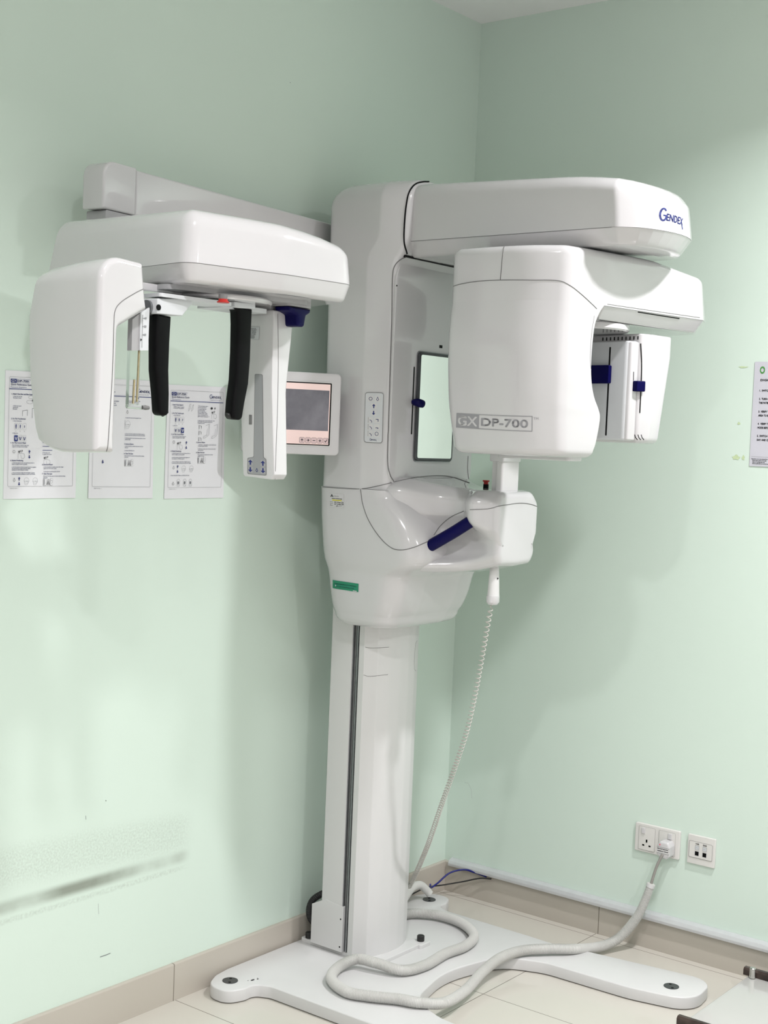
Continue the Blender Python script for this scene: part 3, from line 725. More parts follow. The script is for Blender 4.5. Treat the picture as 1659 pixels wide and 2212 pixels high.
# tube head
def head_loop(z, sL, sR, wl, wr, rc=0.045):
    d = sR - sL
    P = [(sL, wl), (sL + 0.013, -0.05), (sL + 0.042, 0.07), (sL + 0.10, wr - 0.008), (sR, wr), (sR, wl)]
    return [Vector(SW(p.x, p.y, z)) for p in rounded(P, [0.03, 0.3, 0.3, 0.045, 0.008, 0.02], 6)]
K = [(1.8481, -.303, -0.067, -.156, .1605), (1.832, -.304, -0.082, -.157, .1605), (1.80, -.306, -0.098, -.158, .160), (1.75, -.308, -0.104, -.158, .160), (1.70, -.307, -0.105, -.158, .160), (1.66, -.305, -0.100, -.157, .160), (1.625, -.303, -0.087, -.156, .159),
     (1.595, -.300, -0.068, -.155, .159), (1.575, -.298, -0.060, -.153, .158), (1.54, -.294, -0.064, -.149, .157), (1.51, -.290, -0.070, -.145, .156), (1.495, -.288, -0.076, -.143, .155)]
loops = [head_loop(*r) for r in catmull_vals(K, 4)]
for k in range(1, 7):
    th = PI / 2 * k / 6; i_ = 0.020 * (1 - math.cos(th)); loops.append(head_loop(1.495 - 0.020 * math.sin(th), -.288 + i_, -.076 - i_, -.143 + i_, .155 - i_))
V, Fc = loft_mesh(loops)
head = link_mesh('tube_head', V, Fc, 'white_plastic', unit, angle=60)
seam('head_seam', [(967, 624), (990, 615), (1030, 608), (1080, 605), (1150, 605), (1205, 606), (1230, 616), (1255, 635), (1280, 658), (1289, 667)], [rot_root, head], head, 0.0009, n=10, lift=0.0004)
prism('head_rear_block', rounded([(-0.14, -0.12), (-0.14, 0.13), (-0.078, 0.12), (-0.078, -0.10)], 0.01), SW, 1.466, 1.50, 'white_plastic', head, r0=0.004)
seam('head_edge_seam', [(1284, 682), (1278, 720), (1275, 775), (1279, 812), (1288, 842), (1295, 868), (1296, 885), (1292, 930), (1284, 964)], [head], head, 0.0006, n=8, lift=0.0)
D = Draw(); model_badge(D, 0, 0, 166, 30, 'logo_grey', None, 1)
D.build('model_badge', px_corners([(987, 893), (1150, 899.5), (986, 922.5), (1149.5, 931.5)], [head]), 166, 30, head, [head], base=0.0006)

# sensor head
sens = prism('sensor_head', resample_long(rounded([(0.118, -0.13), (0.118, 0.128), (0.165, 0.136), (0.247, 0.128), (0.258, 0.09), (0.258, -0.12)], [0.006, 0.012, 0.05, 0.02, 0.03, 0.03], 5), 0.06), SW, 1.517, 1.797, 'white_plastic', unit, r0=0.016, r1=0.004, seg=4, mid=4,
   deform=lambda v: Vector((v.x, v.y, v.z)) - Vector((A2.x, A2.y, 0)) * (0.038 * max(0, (1.74 - v.z) / 0.23) * max(0.0, ((Vector((v.x, v.y)) - RC).dot(A2) - 0.14) / 0.10)), angle=50)
cass = prism('detector_cover', rounded([(0.088, -0.115), (0.088, 0.110), (0.1185, 0.118), (0.1185, -0.115)], [0.008, 0.014, 0.004, 0.004], 4), SW, 1.523, 1.777, 'light_grey', sens, r0=0.006, r1=0.004)
prism('detector_edge', rounded([(0.0885, 0.095), (0.094, 0.1175), (0.1185, 0.1215), (0.1185, 0.095)], [0.008, 0.006, 0.002, 0.002], 4), SW, 1.524, 1.775, 'white_plastic', sens, r0=0.004, r1=0.004)
def on_sw(s, w0, w1, z0, z1, name, m, parent, d=0.001, r=0.002):
    prism(name, rect(w0, z0, w1, z1, r), lambda a, b, dd: SW(dd, a, b), s, s - d, m, parent)
on_sw(0.0881, 0.050, 0.0545, 1.534, 1.762, 'laser_slot', 'black', cass, 0.0009)
on_sw(0.0881, -0.05, 0.060, 1.668, 1.715, 'beam_limiter', 'navy', sens, 0.012, 0.004)
vents = [prism_data([Vector(p) for p in rect(w, 1.7815, w + 0.003, 1.7905, 0.0012)], lambda a, b, dd: SW(dd, a, b), 0.1179, 0.1172) for w in [0.000 + 0.0128 * i for i in range(10)]]
V, Fc = merge(vents); link_mesh('vent_slots', V, Fc, 'black', sens, bvh=False)
q = on_surface(1382, 831, [sens, cass])
prism('lock_slider', rounded([(0.103, 0.118), (0.103, 0.134), (0.124, 0.143), (0.130, 0.138), (0.130, 0.118)], 0.003), SW, 1.649, 1.676, 'navy', sens, r0=0.003, r1=0.003)
seam('slider_track', [(1384, 742), (1386, 790), (1384, 850), (1382, 892)], [sens], sens, 0.0016, 'black', lift=0.0)
seam('lock_arrow', [(1368.6, 803), (1368, 822)], [sens] + [o for o in bpy.data.objects if o.name.startswith('detector_edge')], sens, 0.0010, 'ink_black', n=4, lift=0.0004)
for dx in (0, 7, 14):
    seam('vent_slit', [(1371 + dx, 939), (1373 + dx, 945), (1377 + dx, 950)], [sens] + [o for o in bpy.data.objects if o.name.startswith('detector_edge')], sens, 0.0011, 'black', n=4)

# ------------------------------------------------------------------ cephalostat: arm along the wall, head, sensor and ear rods
ad = Vector((-0.995, -0.098)).normalized(); an = Vector((-ad.y, ad.x))      # along the arm, towards the viewer's left; an points to -y side
if an.y > 0: an = -an
A0 = Vector((-0.80, -0.078))
def AR(s, h, d): p = A0 + ad * s - an * d; return (p.x, p.y, h)
arm_len = 0.875
ceph_arm = prism('cephalostat_arm', rounded([(0.0, 1.990), (0.795, 1.990), (0.795, 2.094), (0.0, 2.094)], [0, 0, 0.002, 0.01], 5), AR, 0.0, 0.060, 'white_plastic', unit, r0=0.006, r1=0.006)
end_cap = prism('arm_end_cap', rounded([(0.7965, 1.990), (arm_len + 0.028, 1.990), (arm_len + 0.028, 2.098), (0.7965, 2.098)], [0, 0.004, 0.034, 0.003], 8), AR, -0.004, 0.062, 'white_plastic', ceph_arm, r0=0.006, r1=0.006)
prism('arm_bracket', rect(-0.10, 2.000, 0.035, 2.076, 0.004), AR, 0.012, 0.050, 'grey_plastic', ceph_arm)
prism('arm_neck', rect(0.72, 1.93, arm_len + 0.015, 1.9885, 0.004), AR, 0.0, 0.058, 'grey_plastic', ceph_arm)

HB = [(-1.851, -0.12), (-1.944, -0.700), (-1.725, -0.752), (-1.535, -0.770), (-1.470, -0.60), (-1.44, -0.17)]
hplan = resample_long(rounded(HB, [0.03, 0.030, 0.2, 0.045, 0.1, 0.04], 6), 0.05)
def ceph_def(v):
    kb = max(0.0, min(1.0, (v.y + 0.70) / 0.5)); kr = max(0.0, min(1.0, (v.x + 1.82) / 0.32)); kz = max(0.0, min(1.0, (v.z - 1.82) / 0.10))
    return Vector((v.x + 0.014 * kz * (1 - kr), v.y + 0.012 * kz, v.z + kz * (0.020 * kb - 0.036 * kr * kr * kr - 0.004 * kr)))
ch = prism('cephalostat_head', hplan, XY, 1.8155, 1.920, 'white_plastic', unit, r1=0.034, seg=8, deform=ceph_def, mid=3, angle=55)
bmh = bmesh.new(); bmh.from_mesh(ch.data); cut = Vector((-1.862, -0.195, 1.82)) - ch.location
gb = bmesh.ops.bisect_plane(bmh, geom=bmh.verts[:] + bmh.edges[:] + bmh.faces[:], plane_co=cut, plane_no=Vector((0.12, 1.0, 0.20)), clear_outer=True)
bmesh.ops.holes_fill(bmh, edges=[e for e in gb['geom_cut'] if isinstance(e, bmesh.types.BMEdge)]); bmesh.ops.recalc_face_normals(bmh, faces=bmh.faces)
bmh.to_mesh(ch.data); bmh.free(); ch.data.set_sharp_from_angle(angle=math.radians(50))
hplan = resample_long(rounded([(-1.862, -0.205)] + HB[1:-1] + [(-1.452, -0.25)], [0.01, 0.030, 0.2, 0.045, 0.1, 0.02], 6), 0.05)
csk = prism('head_skirt', [p.copy() for p in hplan], XY, 1.779, 1.8150, 'white_plastic', ch, r0=0.008, taper=0.012, mid=1, angle=30)
tube('skirt_gap', [Vector((p.x, p.y, 1.8153)) for p in hplan if p.y < -0.35], 0.0006, 'seam_grey', ch, nseg=6)
prism('underside_tray', rounded([(-1.93, -0.64), (-1.60, -0.70), (-1.52, -0.62), (-1.50, -0.50), (-1.90, -0.46)], 0.03), XY, 1.770, 1.7795, 'grey_plastic', ch)
box('sensor_slide', (-2.03, -0.60, 1.765), (-1.78, -0.53, 1.7795), 'white_plastic', ch, r=0.004, er=0.002)
box('collimator_mount', (-1.643, -0.635, 1.750), (-1.607, -0.585, 1.7795), 'grey_plastic', ch, r=0.003)
cyl('turntable_disc', (-1.745, -0.58, 1.762), (0, 0, 1), 0.115, 0.010, 'white_plastic', ch, n=48, bev=0.003)
prism('holder_plate', rounded([(-1.97, -0.66), (-1.79, -0.67), (-1.77, -0.60), (-1.96, -0.58)], 0.006), XY, 1.750, 1.757, 'light_grey', ch)
prism('holder_plate', rounded([(-1.79, -0.64), (-1.66, -0.645), (-1.66, -0.57), (-1.79, -0.57)], 0.006), XY, 1.748, 1.757, 'light_grey', ch)

# outer sensor: tall rounded panel with a short arm at its top
def YZx(a, b, d): return (d, a, b)
def ixp(u, v, y=-0.636): p = at_plane(u, v, 1, y); return (p.x, p.z)
def ixs(u, v): return ixp(u, v, -0.664)
leg = rounded([(-2.117, 1.459), ixs(248, 977), ixs(253, 850), ixs(258, 707), ixs(320, 669), ixs(316, 625), ixs(312, 568), (-2.117, 1.812)], [0.006, 0.003, 0.2, 0.010, 0.002, 0.05, 0.006, 0.052], 8)
def leg_def(v):
    t = max(0.0, min(1.0, (v.y + 0.664) / 0.19))
    yb = 0.0
    for (za, a), (zb_, b) in zip(((1.44, -0.500), (1.50, -0.482), (1.60, -0.462), (1.70, -0.455), (1.78, -0.474)), ((1.50, -0.482), (1.60, -0.462), (1.70, -0.455), (1.78, -0.474), (1.84, -0.49))):
        if za <= v.z <= zb_: yb = a + (b - a) * (v.z - za) / (zb_ - za)
    y = -0.664 + (yb + 0.664) * t
    low = max(0.0, min(1.0, (1.50 - v.z) / 0.04)); z = v.z + low * (0.016 * max(0.0, t - 0.5) ** 2 * 4 - 0.004 * math.sin(PI * min(1.0, t)))
    x = v.x + (0.020 * max(0.0, t - 0.45) ** 2 if v.x < -2.09 else 0)
    zt = max(0.0, (v.z - 1.76) / 0.05); z -= 0.016 * zt * t * t
    return Vector((x, y, z))
cs = prism('cephalostat_sensor', resample_long(leg, 0.03), XZ, -0.664, -0.474, 'white_plastic', unit, r0=0.012, r1=0.006, seg=6, mid=6, deform=leg_def, angle=50)
sa = cs
seam('sensor_seam', [(314, 622), (290, 634), (262, 652), (249, 670), (246, 700), (243, 800), (237, 900), (233, 960), (230, 975)], [cs], cs, 0.0007, lift=0.0003)

# nasion support: grey slide, clear rod and plug
ns = prism('nasion_support', rounded([ixp(283, 690), ixp(306, 672), ixp(316, 672), ixp(313, 757), ixp(281, 757)], 0.001), XZ, -0.640, -0.628, 'grey_plastic', unit)
prism('nasion_scale', rounded([ixp(299, 676), ixp(318, 664), ixp(315, 757), ixp(297, 757)], 0.001), XZ, -0.6425, -0.6395, 'light_grey', ns)
prism('nasion_rod', rounded([ixp(280, 757), ixp(302, 757), ixp(298, 875), ixp(276, 875)], 0.001), XZ, -0.638, -0.630, 'clear_plastic', ns)
tube('rod_core', [at_plane(300, 757, 1, -0.636), at_plane(295, 868, 1, -0.636)], 0.0022, 'amber_rod', ns, nseg=8)
tube('rod_core', [at_plane(290, 820, 1, -0.636), at_plane(287, 872, 1, -0.636)], 0.0024, 'amber_rod', ns, nseg=8)
tube('nasion_foot', [at_plane(274, 877, 1, -0.636), at_plane(306, 880, 1, -0.636)], 0.0042, 'clear_plastic', ns, nseg=12)
tube('nasion_tip', [at_plane(307, 880, 1, -0.636), at_plane(314, 880.5, 1, -0.636), at_plane(321, 881, 1, -0.636)], lambda t: 0.0035 + 0.001 * math.sin(PI * t), 'seam_grey', ns, nseg=12)
D = Draw(); 
for k, t_ in enumerate(('40', '50', '60')): D.text(t_, 12, 8 + 14 * k, 4.0, 'ink_black', w=5); D.line([(9, 6 + 14 * k), (11.5, 6 + 14 * k)], 0.6, 'ink_black')
D.poly([(5.5, 40), (9, 42.5), (5.5, 45)], 'ink_black', 2); D.line([(9, 0), (9, 56)], 0.7, 'seam_grey')
D.build('scale_marks', [at_plane(*q, 1, -0.643) for q in ((299, 680), (318, 680), (297, 756), (315, 756))], 18, 60, ns, base=0.0002)

# ear rod holders and rods
hb = prism('ear_rod_bracket', rounded([ixp(325, 645), ixp(400, 647), ixp(401, 656), ixp(379, 683), ixp(324, 678)], 0.003), XZ, -0.655, -0.615, 'light_grey', unit, r0=0.002)
cyl('bracket_knob', at_plane(315.5, 664, 1, -0.63), (1, 0, 0), 0.014, 0.012, 'rail_metal', hb, n=20)
q = at_plane(342, 664, 1, -0.6553); cyl('bracket_screw', q, (0, -1, 0), 0.0055, 0.0015, 'black', hb, n=18)
prism('ear_rod_bracket', rounded([ixp(492, 652), ixp(537, 656), ixp(538, 668), ixp(505, 666), ixp(492, 664)], 0.002), XZ, -0.655, -0.615, 'light_grey', unit, r0=0.002)
def rod_path(pts): return [at_plane(u, v, 1, -0.636) for u, v in pts]
def ear_rod(left, right, tipq):
    P = [ixp(*q) for q in left] + [ixp(*q) for q in reversed(right)]
    o = prism('ear_rod', rounded(P, [0.001] + [0.03] * (len(left) - 2) + [0.010] + [0.010] + [0.03] * (len(right) - 2) + [0.001], 6), XZ, -0.648, -0.622, 'black', unit, r0=0.006, r1=0.006, angle=60)
    a, b = at_plane(*tipq[0], 1, -0.636), at_plane(*tipq[1], 1, -0.636)
    tube('ear_plug', [a, a.lerp(b, 0.6), b], lambda t: 0.0065 - 0.0025 * t, 'black_rubber', o, nseg=14)
    return o
ear_rod([(331, 678), (329, 730), (329, 800), (334, 850), (337, 897)], [(362, 684), (359, 740), (357, 800), (358, 850), (357, 899)], [(350, 893), (361, 889)])
ear_rod([(492, 664), (505, 667), (506, 700), (505, 760), (502, 820), (496, 865), (493, 905)], [(537, 668), (535, 720), (533, 780), (529, 830), (521, 870), (515, 908)], [(500, 899), (489, 896)])
cyl('red_knob', at_plane(482, 636, 1, -0.705), (0, 0, -1), 0.0085, 0.012, 'seam_grey', ch, n=20)
V, Fc = merge([cyl_data(at_plane(482, 646, 1, -0.705), (0, 0, -1), 0.009, 0.005, 20), cyl_data(at_plane(482, 651, 1, -0.705), (0, 0, -1), 0.012, 0.003, 20, bev=0.001)])
link_mesh('red_knob_cap', V, Fc, 'red', [o for o in bpy.data.objects if o.name == 'cephalostat_head'][0], bvh=False)
kb = prism('blue_knob_seat', rect(-1.642, -0.685, -1.568, -0.635, 0.008), XY, 1.766, 1.7795, 'grey_plastic', ch)
bkx = -1.604
prism('release_knob', rounded([(bkx - 0.033, 1.765), (bkx - 0.032, 1.757), (bkx - 0.010, 1.750), (bkx - 0.007, 1.727), (bkx + 0.015, 1.726), (bkx + 0.020, 1.750), (bkx + 0.033, 1.757), (bkx + 0.033, 1.765)], [0.001, 0.004, 0.006, 0.006, 0.006, 0.006, 0.004, 0.001], 4), XZ, -0.684, -0.640, 'navy', ch, r0=0.006, r1=0.006)

# inner collimator panel with its touch strip
colp = prism('collimator_panel', rounded([(-0.560, 1.755), (-0.562, 1.60), (-0.580, 1.413), (-0.660, 1.409), (-0.668, 1.42), (-0.652, 1.60), (-0.650, 1.757)], [0.004, 0.2, 0.006, 0.005, 0.004, 0.3, 0.004], 6), YZx, -1.648, -1.606, 'white_plastic', unit,
   r0=0.002, r1=0.006, angle=50, deform=lambda v: Vector((v.x + (0.022 * max(0, (v.z - 1.55) / 0.2) if v.x > -1.63 else 0), v.y, v.z)))
seam('panel_seam', [(600, 672), (601, 760), (600, 860), (594, 1035)], [colp], colp, 0.0006, lift=0.0002)
st = px_corners([(531, 806), (578, 808), (527, 1026), (583, 1031)], [colp])
D = Draw()
D.poly([(p.x, p.y) for p in rounded([(21, 1), (39, 1), (39, 180), (44, 184), (44, 219), (7, 219), (7, 184), (19, 181)], 3, 4)], 'seam_grey', 1)
D.poly([(p.x, p.y) for p in rounded([(21.8, 1.8), (38.2, 1.8), (38.2, 180.6), (43.2, 184.6), (43.2, 218.2), (7.8, 218.2), (7.8, 184.6), (19.8, 181.6)], 3, 4)], 'strip_grey', 2)
for ax_ in (13, 37.5):
    D.rrect(ax_ - 4.6, 186, ax_ + 4.6, 200, 1.5, 'grey_plastic', 3); D.rrect(ax_ - 4.6, 202, ax_ + 4.6, 216, 1.5, 'grey_plastic', 3)
    D.arrow(ax_, 193, 11, 'ink_navy', True, 4); D.arrow(ax_, 209, 11, 'ink_navy', False, 4)
D.line([(25.5, 205), (23.5, 210), (25.5, 213), (27.5, 210)], 0.9, 'ink_navy', 3, True)
D.rect(9, 90, 15, 111, 'seam_grey', 2)
D.build('touch_strip', st, 50, 222, colp, [colp], base=0.0004)
D = Draw(); D.rrect(0, 0, 22, 26, 0.8, 'ink_soft', 1); D.rrect(0.4, 0.4, 21.6, 25.6, 0.7, 'light_grey', 2)
for k, t_ in enumerate(('Maximum load', 'on head support', 'do not lean on', 'the cephalostat', 'arm when the', 'unit is moving', 'keep hands', 'clear of unit', 'CAUTION')):
    D.text(t_, 2, 4.2 + 2.45 * k, 1.5, 'ink_black', lay=3, bold=0.08)
D.build('rating_label', px_corners([(539, 706), (561, 706), (538, 733), (560, 734)], [colp]), 22, 26, colp, [colp])

# ------------------------------------------------------------------ touch display on the housing's side
dd = Vector((0.81, -0.586)).normalized(); dn = Vector((dd.y, -dd.x))
DC = Vector((-0.9150, -0.2290))       # right edge of the display in plan
def DS(a, b, d): p = DC - dd * a + dn * d; return (p.x, p.y, b)
disp = prism('display_housing', rect(0.0, 1.452, 0.262, 1.670, 0.012, 5), DS, -0.032, 0.0, 'white_plastic', unit, r1=0.004, r0=0.006)
prism('display_bracket', rect(0.01, 1.50, 0.10, 1.62, 0.004), DS, -0.075, -0.030, 'white_satin', disp)
prism('display_frame', rect(0.024, 1.474, 0.238, 1.647, 0.005), DS, 0.0002, 0.0012, 'white_satin', disp)
scr = prism('screen_border', rect(0.027, 1.4775, 0.236, 1.6435, 0.003), DS, 0.0012, 0.0020, 'black', disp)
prism('screen_area', rect(0.0305, 1.4800, 0.234, 1.6405, 0.001), DS, 0.0020, 0.0023, 'screen_pink', disp)
prism('screen_picture', rect(0.033, 1.5165, 0.233, 1.624, 0.0), DS, 0.0023, 0.0026, 'screen_xray', disp)
D = Draw()
for k, ic in enumerate('v+->^'):
    x1 = 96.5 - k * 15.7; x0 = x1 - 13.6; D.frame(x0, 1, x1, 14, 2.5, 0.7, 'seam_grey', 1); D.rrect(x0 + .4, 1.4, x1 - .4, 13.6, 2.2, 'screen_button', 1)
    cx_, cy_ = (x0 + x1) / 2, 7.5
    if ic == 'v': D.line([(cx_ - 3, cy_), (cx_ - 0.8, cy_ + 3), (cx_ + 3.2, cy_ - 3.2)], 1.5, 'ink_black', 3)
    if ic in '+-': D.line([(cx_ - 3, cy_), (cx_ + 3, cy_)], 1.5, 'ink_black', 3)
    if ic == '+': D.line([(cx_, cy_ - 3), (cx_, cy_ + 3)], 1.5, 'ink_black', 3)
    if ic == '>': D.line([(cx_ - 3, cy_), (cx_ + 2.5, cy_)], 1.5, 'ink_black', 3); D.line([(cx_, cy_ - 2.8), (cx_ + 3, cy_), (cx_, cy_ + 2.8)], 1.3, 'ink_black', 3)
    if ic == '^': D.line([(cx_, cy_ - 3), (cx_, cy_ + 3)], 1.5, 'ink_black', 3); D.line([(cx_ - 2.8, cy_), (cx_, cy_ - 3), (cx_ + 2.8, cy_)], 1.3, 'ink_black', 3)
D.build('screen_buttons', [DS(0.131, 1.4985, 0.0025), DS(0.0305, 1.4985, 0.0025), DS(0.131, 1.4815, 0.0025), DS(0.0305, 1.4815, 0.0025)], 97, 15.5, disp)

# stickers on the lower housing
D = Draw(); D.rect(0, 0, 34, 34, 'white_plastic', 0, 3, 3)
D.disc(5.0, 4, 1.4, 1.4, 'ink_black'); D.disc(3, 7.5, 1.4, 1.4, 'ink_black'); D.disc(7.2, 7.2, 1.4, 1.4, 'ink_black'); D.disc(5, 6, 1.3, 1.3, 'ink_black')
D.text('SERVICE', 10, 7.5, 2.2, 'ink_grey', w=12); D.text('QUALITY CONTROL TEST', 5, 13.5, 1.9, 'ink_black', w=25, bold=0.12)
D.rect(6, 15, 29, 18, 'yellow', 2, 3, 1); D.text('tested and passed', 7, 17.3, 1.7, 'ink_black', w=21, lay=3)
for k, t_ in enumerate(('Date', 'Due', 'By')): D.text(t_, 1, 22 + 4 * k, 1.6, 'ink_black', w=7)
D.text('22 Aug 22', 11, 22.5, 2.7, 'ink_black', w=22, shear=0.2, bold=0.15); D.text('23 Aug 23', 11, 27, 2.7, 'ink_black', w=22, shear=0.2, bold=0.15)
D.line([(15, 31.5), (19, 28.5), (17, 32.5), (21, 30), (22, 31), (30, 29.5)], 0.45, 'ink_black')
D.build('service_sticker', px_corners([(713, 1065), (743, 1068), (713, 1095), (743, 1097)], [lower]), 34, 34, lower, [lower], base=0.0008, step=0.0002)
D = Draw(); D.rect(0, 0, 62, 20, 'green_sticker', 0, 6, 3); D.frame(3, 3, 59, 17, 0.2, 0.35, 'leaf_green', 1)
D.text('MAINTENANCE CARRIED', 5, 9, 3.2, 'ink_black', w=52, lay=2); D.text('OUT BY CONTRACTOR', 8, 15, 3.2, 'ink_black', w=44, lay=2)
D.disc(9, 12, 1.3, 2.2, 'light_grey', 3); D.rect(50, 17.5, 59, 19.2, 'light_grey', 3)
D.build('maintenance_sticker', px_corners([(719, 1252.5), (775, 1261), (719, 1270), (774.5, 1279)], [lower]), 62, 20, lower, [lower], base=0.0010, step=0.0003)

# ------------------------------------------------------------------ exposure handset and its coiled cord
hx, hy = -0.700, -0.600
hs = empty('exposure_handset', (hx, hy, 1.085))
tag(hs, 'white handheld exposure switch hanging under the chin shelf on a long coiled cord', 'handset')
loops = []
for z, rx, ry in ((1.176, .0105, .0105), (1.172, .0122, .0120), (1.150, .0142, .0132), (1.120, .0165, .0142), (1.098, .0182, .0150), (1.0925, .0188, .0155)):
    loops.append([Vector((hx + rx * math.cos(t), hy + ry * math.sin(t), z)) for t in [2 * PI * k / 28 for k in range(28)]])
link_mesh('handset_body', *loft_mesh(loops), 'white_satin', hs)
loops = [[Vector((hx - 0.001 + rx * math.cos(t), hy + ry * math.sin(t), z)) for t in [2 * PI * k / 28 for k in range(28)]] for z, rx, ry in ((1.0995, .0195, .0165), (1.083, .0195, .0165), (1.0765, .014, .012))]
hcap = link_mesh('handset_cap', *loft_mesh(loops), 'white_plastic', hs)
cyl('handset_button', (hx, hy, 1.176), (0, 0, 1), 0.0088, 0.009, 'black_rubber', hs, n=20)
V, Fc = cyl_data((hx - 0.004, hy - 0.0140, 1.147), (-0.2, -1, 0), 0.0022, 0.001, 12); link_mesh('indicator_dot', V, Fc, 'black', hs, bvh=False)
mk = cyl('handset_dock', (hx, hy + 0.002, 1.183), (0, 0, 1), 0.024, 0.004, 'white_plastic', unit, bev=0.001)
# coil: centre line hangs from the handset to behind the column foot
ctr_px = [(1063, 1303, -.600), (1055, 1340, -.592), (1040, 1425, -.570), (1024, 1510, -.545), (1008, 1580, -.520), (985, 1650, -.480), (955, 1735, -.420), (928, 1815, -.350), (905, 1872, -.280), (893, 1898, -.240), (884, 1915, -.215)]
ctr = catmull([at_plane(u, v, 1, y) for u, v, y in ctr_px], 60)
Lc = [0.0]
for a, b in zip(ctr, ctr[1:]): Lc.append(Lc[-1] + (b - a).length)
cp = []; phase = 0.0; N_ = 2600; j = 0; total = Lc[-1]
for i in range(N_):
    s = total * i / (N_ - 1)
    while j < len(Lc) - 2 and Lc[j + 1] < s: j += 1
    t = (s - Lc[j]) / max(1e-9, Lc[j + 1] - Lc[j]); p = ctr[j].lerp(ctr[j + 1], t); tg = (ctr[j + 1] - ctr[j]).normalized()
    pitch = 0.0150 - 0.0085 * (s / total) ** 0.8; phase += 2 * PI * (total / (N_ - 1)) / pitch
    u = tg.cross(Vector((0, 1, 0))).normalized(); v = tg.cross(u); rad = 0.0062 * min(1, s / 0.02)
    cp.append(p + u * rad * math.cos(phase) + v * rad * math.sin(phase))
tube('coiled_cord', cp, 0.0014, 'coil_grey', hs, nseg=5)

# ------------------------------------------------------------------ corrugated conduit from the column to the wall plug
def W6(u, v, z): p = at_plane(u, v, 2, z); return p
hr = 0.0145
hp = [(-0.47, -0.135, 0.053), W6(890, 1973, .053), W6(950, 1978, .053), W6(1000, 1996, .052), W6(1024, 2022, .052), W6(1004, 2044, .052), W6(962, 2060, .052), W6(918, 2085, .052), W6(868, 2096, .053), W6(812, 2080, .064),
      W6(770, 2072, .064), W6(730, 2090, .053), W6(716, 2115, .052), W6(748, 2142, .052), W6(800, 2152, .052), W6(858, 2158, .052), W6(908, 2166, .051), W6(960, 2166, .044), W6(1005, 2140, .030), W6(1042, 2100, .040), W6(1080, 2070, .053), W6(1125, 2054, .054), W6(1180, 2050, .055), W6(1240, 2050, .050)]
hp += [at_plane(1290, 2046, 0, -0.175), at_plane(1325, 2034, 0, -0.115), at_plane(1352, 2012, 0, -0.085), at_plane(1378, 1978, 0, -0.070), at_plane(1395, 1942, 0, -0.062), at_plane(1407, 1908, 0, -0.055)]
hc = catmull(hp, 40)
Lh = [0.0]
for a, b in zip(hc, hc[1:]): Lh.append(Lh[-1] + (b - a).length)
step = 0.0009; n_ = int(Lh[-1] / step); pts = []; j = 0
for i in range(n_ + 1):
    s = min(Lh[-1] - 1e-6, i * step)
    while j < len(Lh) - 2 and Lh[j + 1] < s: j += 1
    pts.append(hc[j].lerp(hc[j + 1], (s - Lh[j]) / max(1e-9, Lh[j + 1] - Lh[j])))
conduit = tube('corrugated_conduit', pts, lambda t: (0.0138 - 0.003 * max(0, (t - 0.93) / 0.07)) + (0.0011 if int(round(t * n_)) % 4 < 2 else -0.0008), 'hose_white', None, nseg=14)
tag(conduit, 'white ribbed cable conduit coiled over the floor plate and rising to the wall plug', 'conduit')
tube('conduit_tape', pts[-14:-2], 0.0128, 'white_satin', conduit, nseg=14)
plug = empty('mains_plug', (-0.03, -0.822, 0.33))
tag(plug, 'white mains plug with printed sticker in the right half of the double socket', 'plug')
tube('power_cord', catmull([at_plane(1406, 1912, 0, -0.055), at_plane(1413, 1888, 0, -0.053), at_plane(1421, 1866, 0, -0.050), at_plane(1431, 1846, 0, -0.046)], 8), 0.0042, 'cord_grey', plug, nseg=12)

# ------------------------------------------------------------------ cables in the corner
tag(tube('network_cable', catmull([(-0.185, -0.075, 0.075), (-0.160, -0.060, 0.055), (-0.120, -0.058, 0.060), (-0.075, -0.072, 0.086), (-0.035, -0.10, 0.095), (-0.022, -0.135, 0.091), (-0.018, -0.18, 0.086)], 8), 0.0030, 'blue_cable', nseg=10), 'thin blue network cable arching from behind the foot to the trunking', 'cable')
tag(tube('power_cable', catmull([(-0.32, -0.06, 0.055), (-0.24, -0.045, 0.050), (-0.15, -0.035, 0.047), (-0.08, -0.055, 0.044), (-0.045, -0.105, 0.058), (-0.028, -0.16, 0.078), (-0.020, -0.20, 0.084)], 8), 0.0024, 'black_rubber', nseg=8), 'thin black cable running along the corner skirting below the blue one', 'cable')
elb = catmull([(-0.42, -0.11, 0.055), (-0.345, -0.088, 0.070), (-0.285, -0.075, 0.088), (-0.245, -0.078, 0.088), (-0.222, -0.088, 0.068), (-0.215, -0.096, 0.056)], 8)
tag(tube('smooth_hose', elb, lambda t: 0.0135 - 0.001 * t, 'hose_white', nseg=18), 'short smooth white hose bent over the rear floor foot', 'hose')
blk = catmull([(-0.690, -0.060, 0.058), (-0.715, -0.047, 0.075), (-0.738, -0.043, 0.100), (-0.744, -0.042, 0.130), (-0.730, -0.046, 0.155), (-0.69, -0.055, 0.168)], 24)
tag(tube('black_conduit', blk, lambda t: 0.0092 + (0.0012 if int(round(t * 120)) % 3 == 0 else 0.0), 'black_rubber', nseg=12), 'black ribbed cable conduit squeezed between the column box and the left skirting', 'conduit')

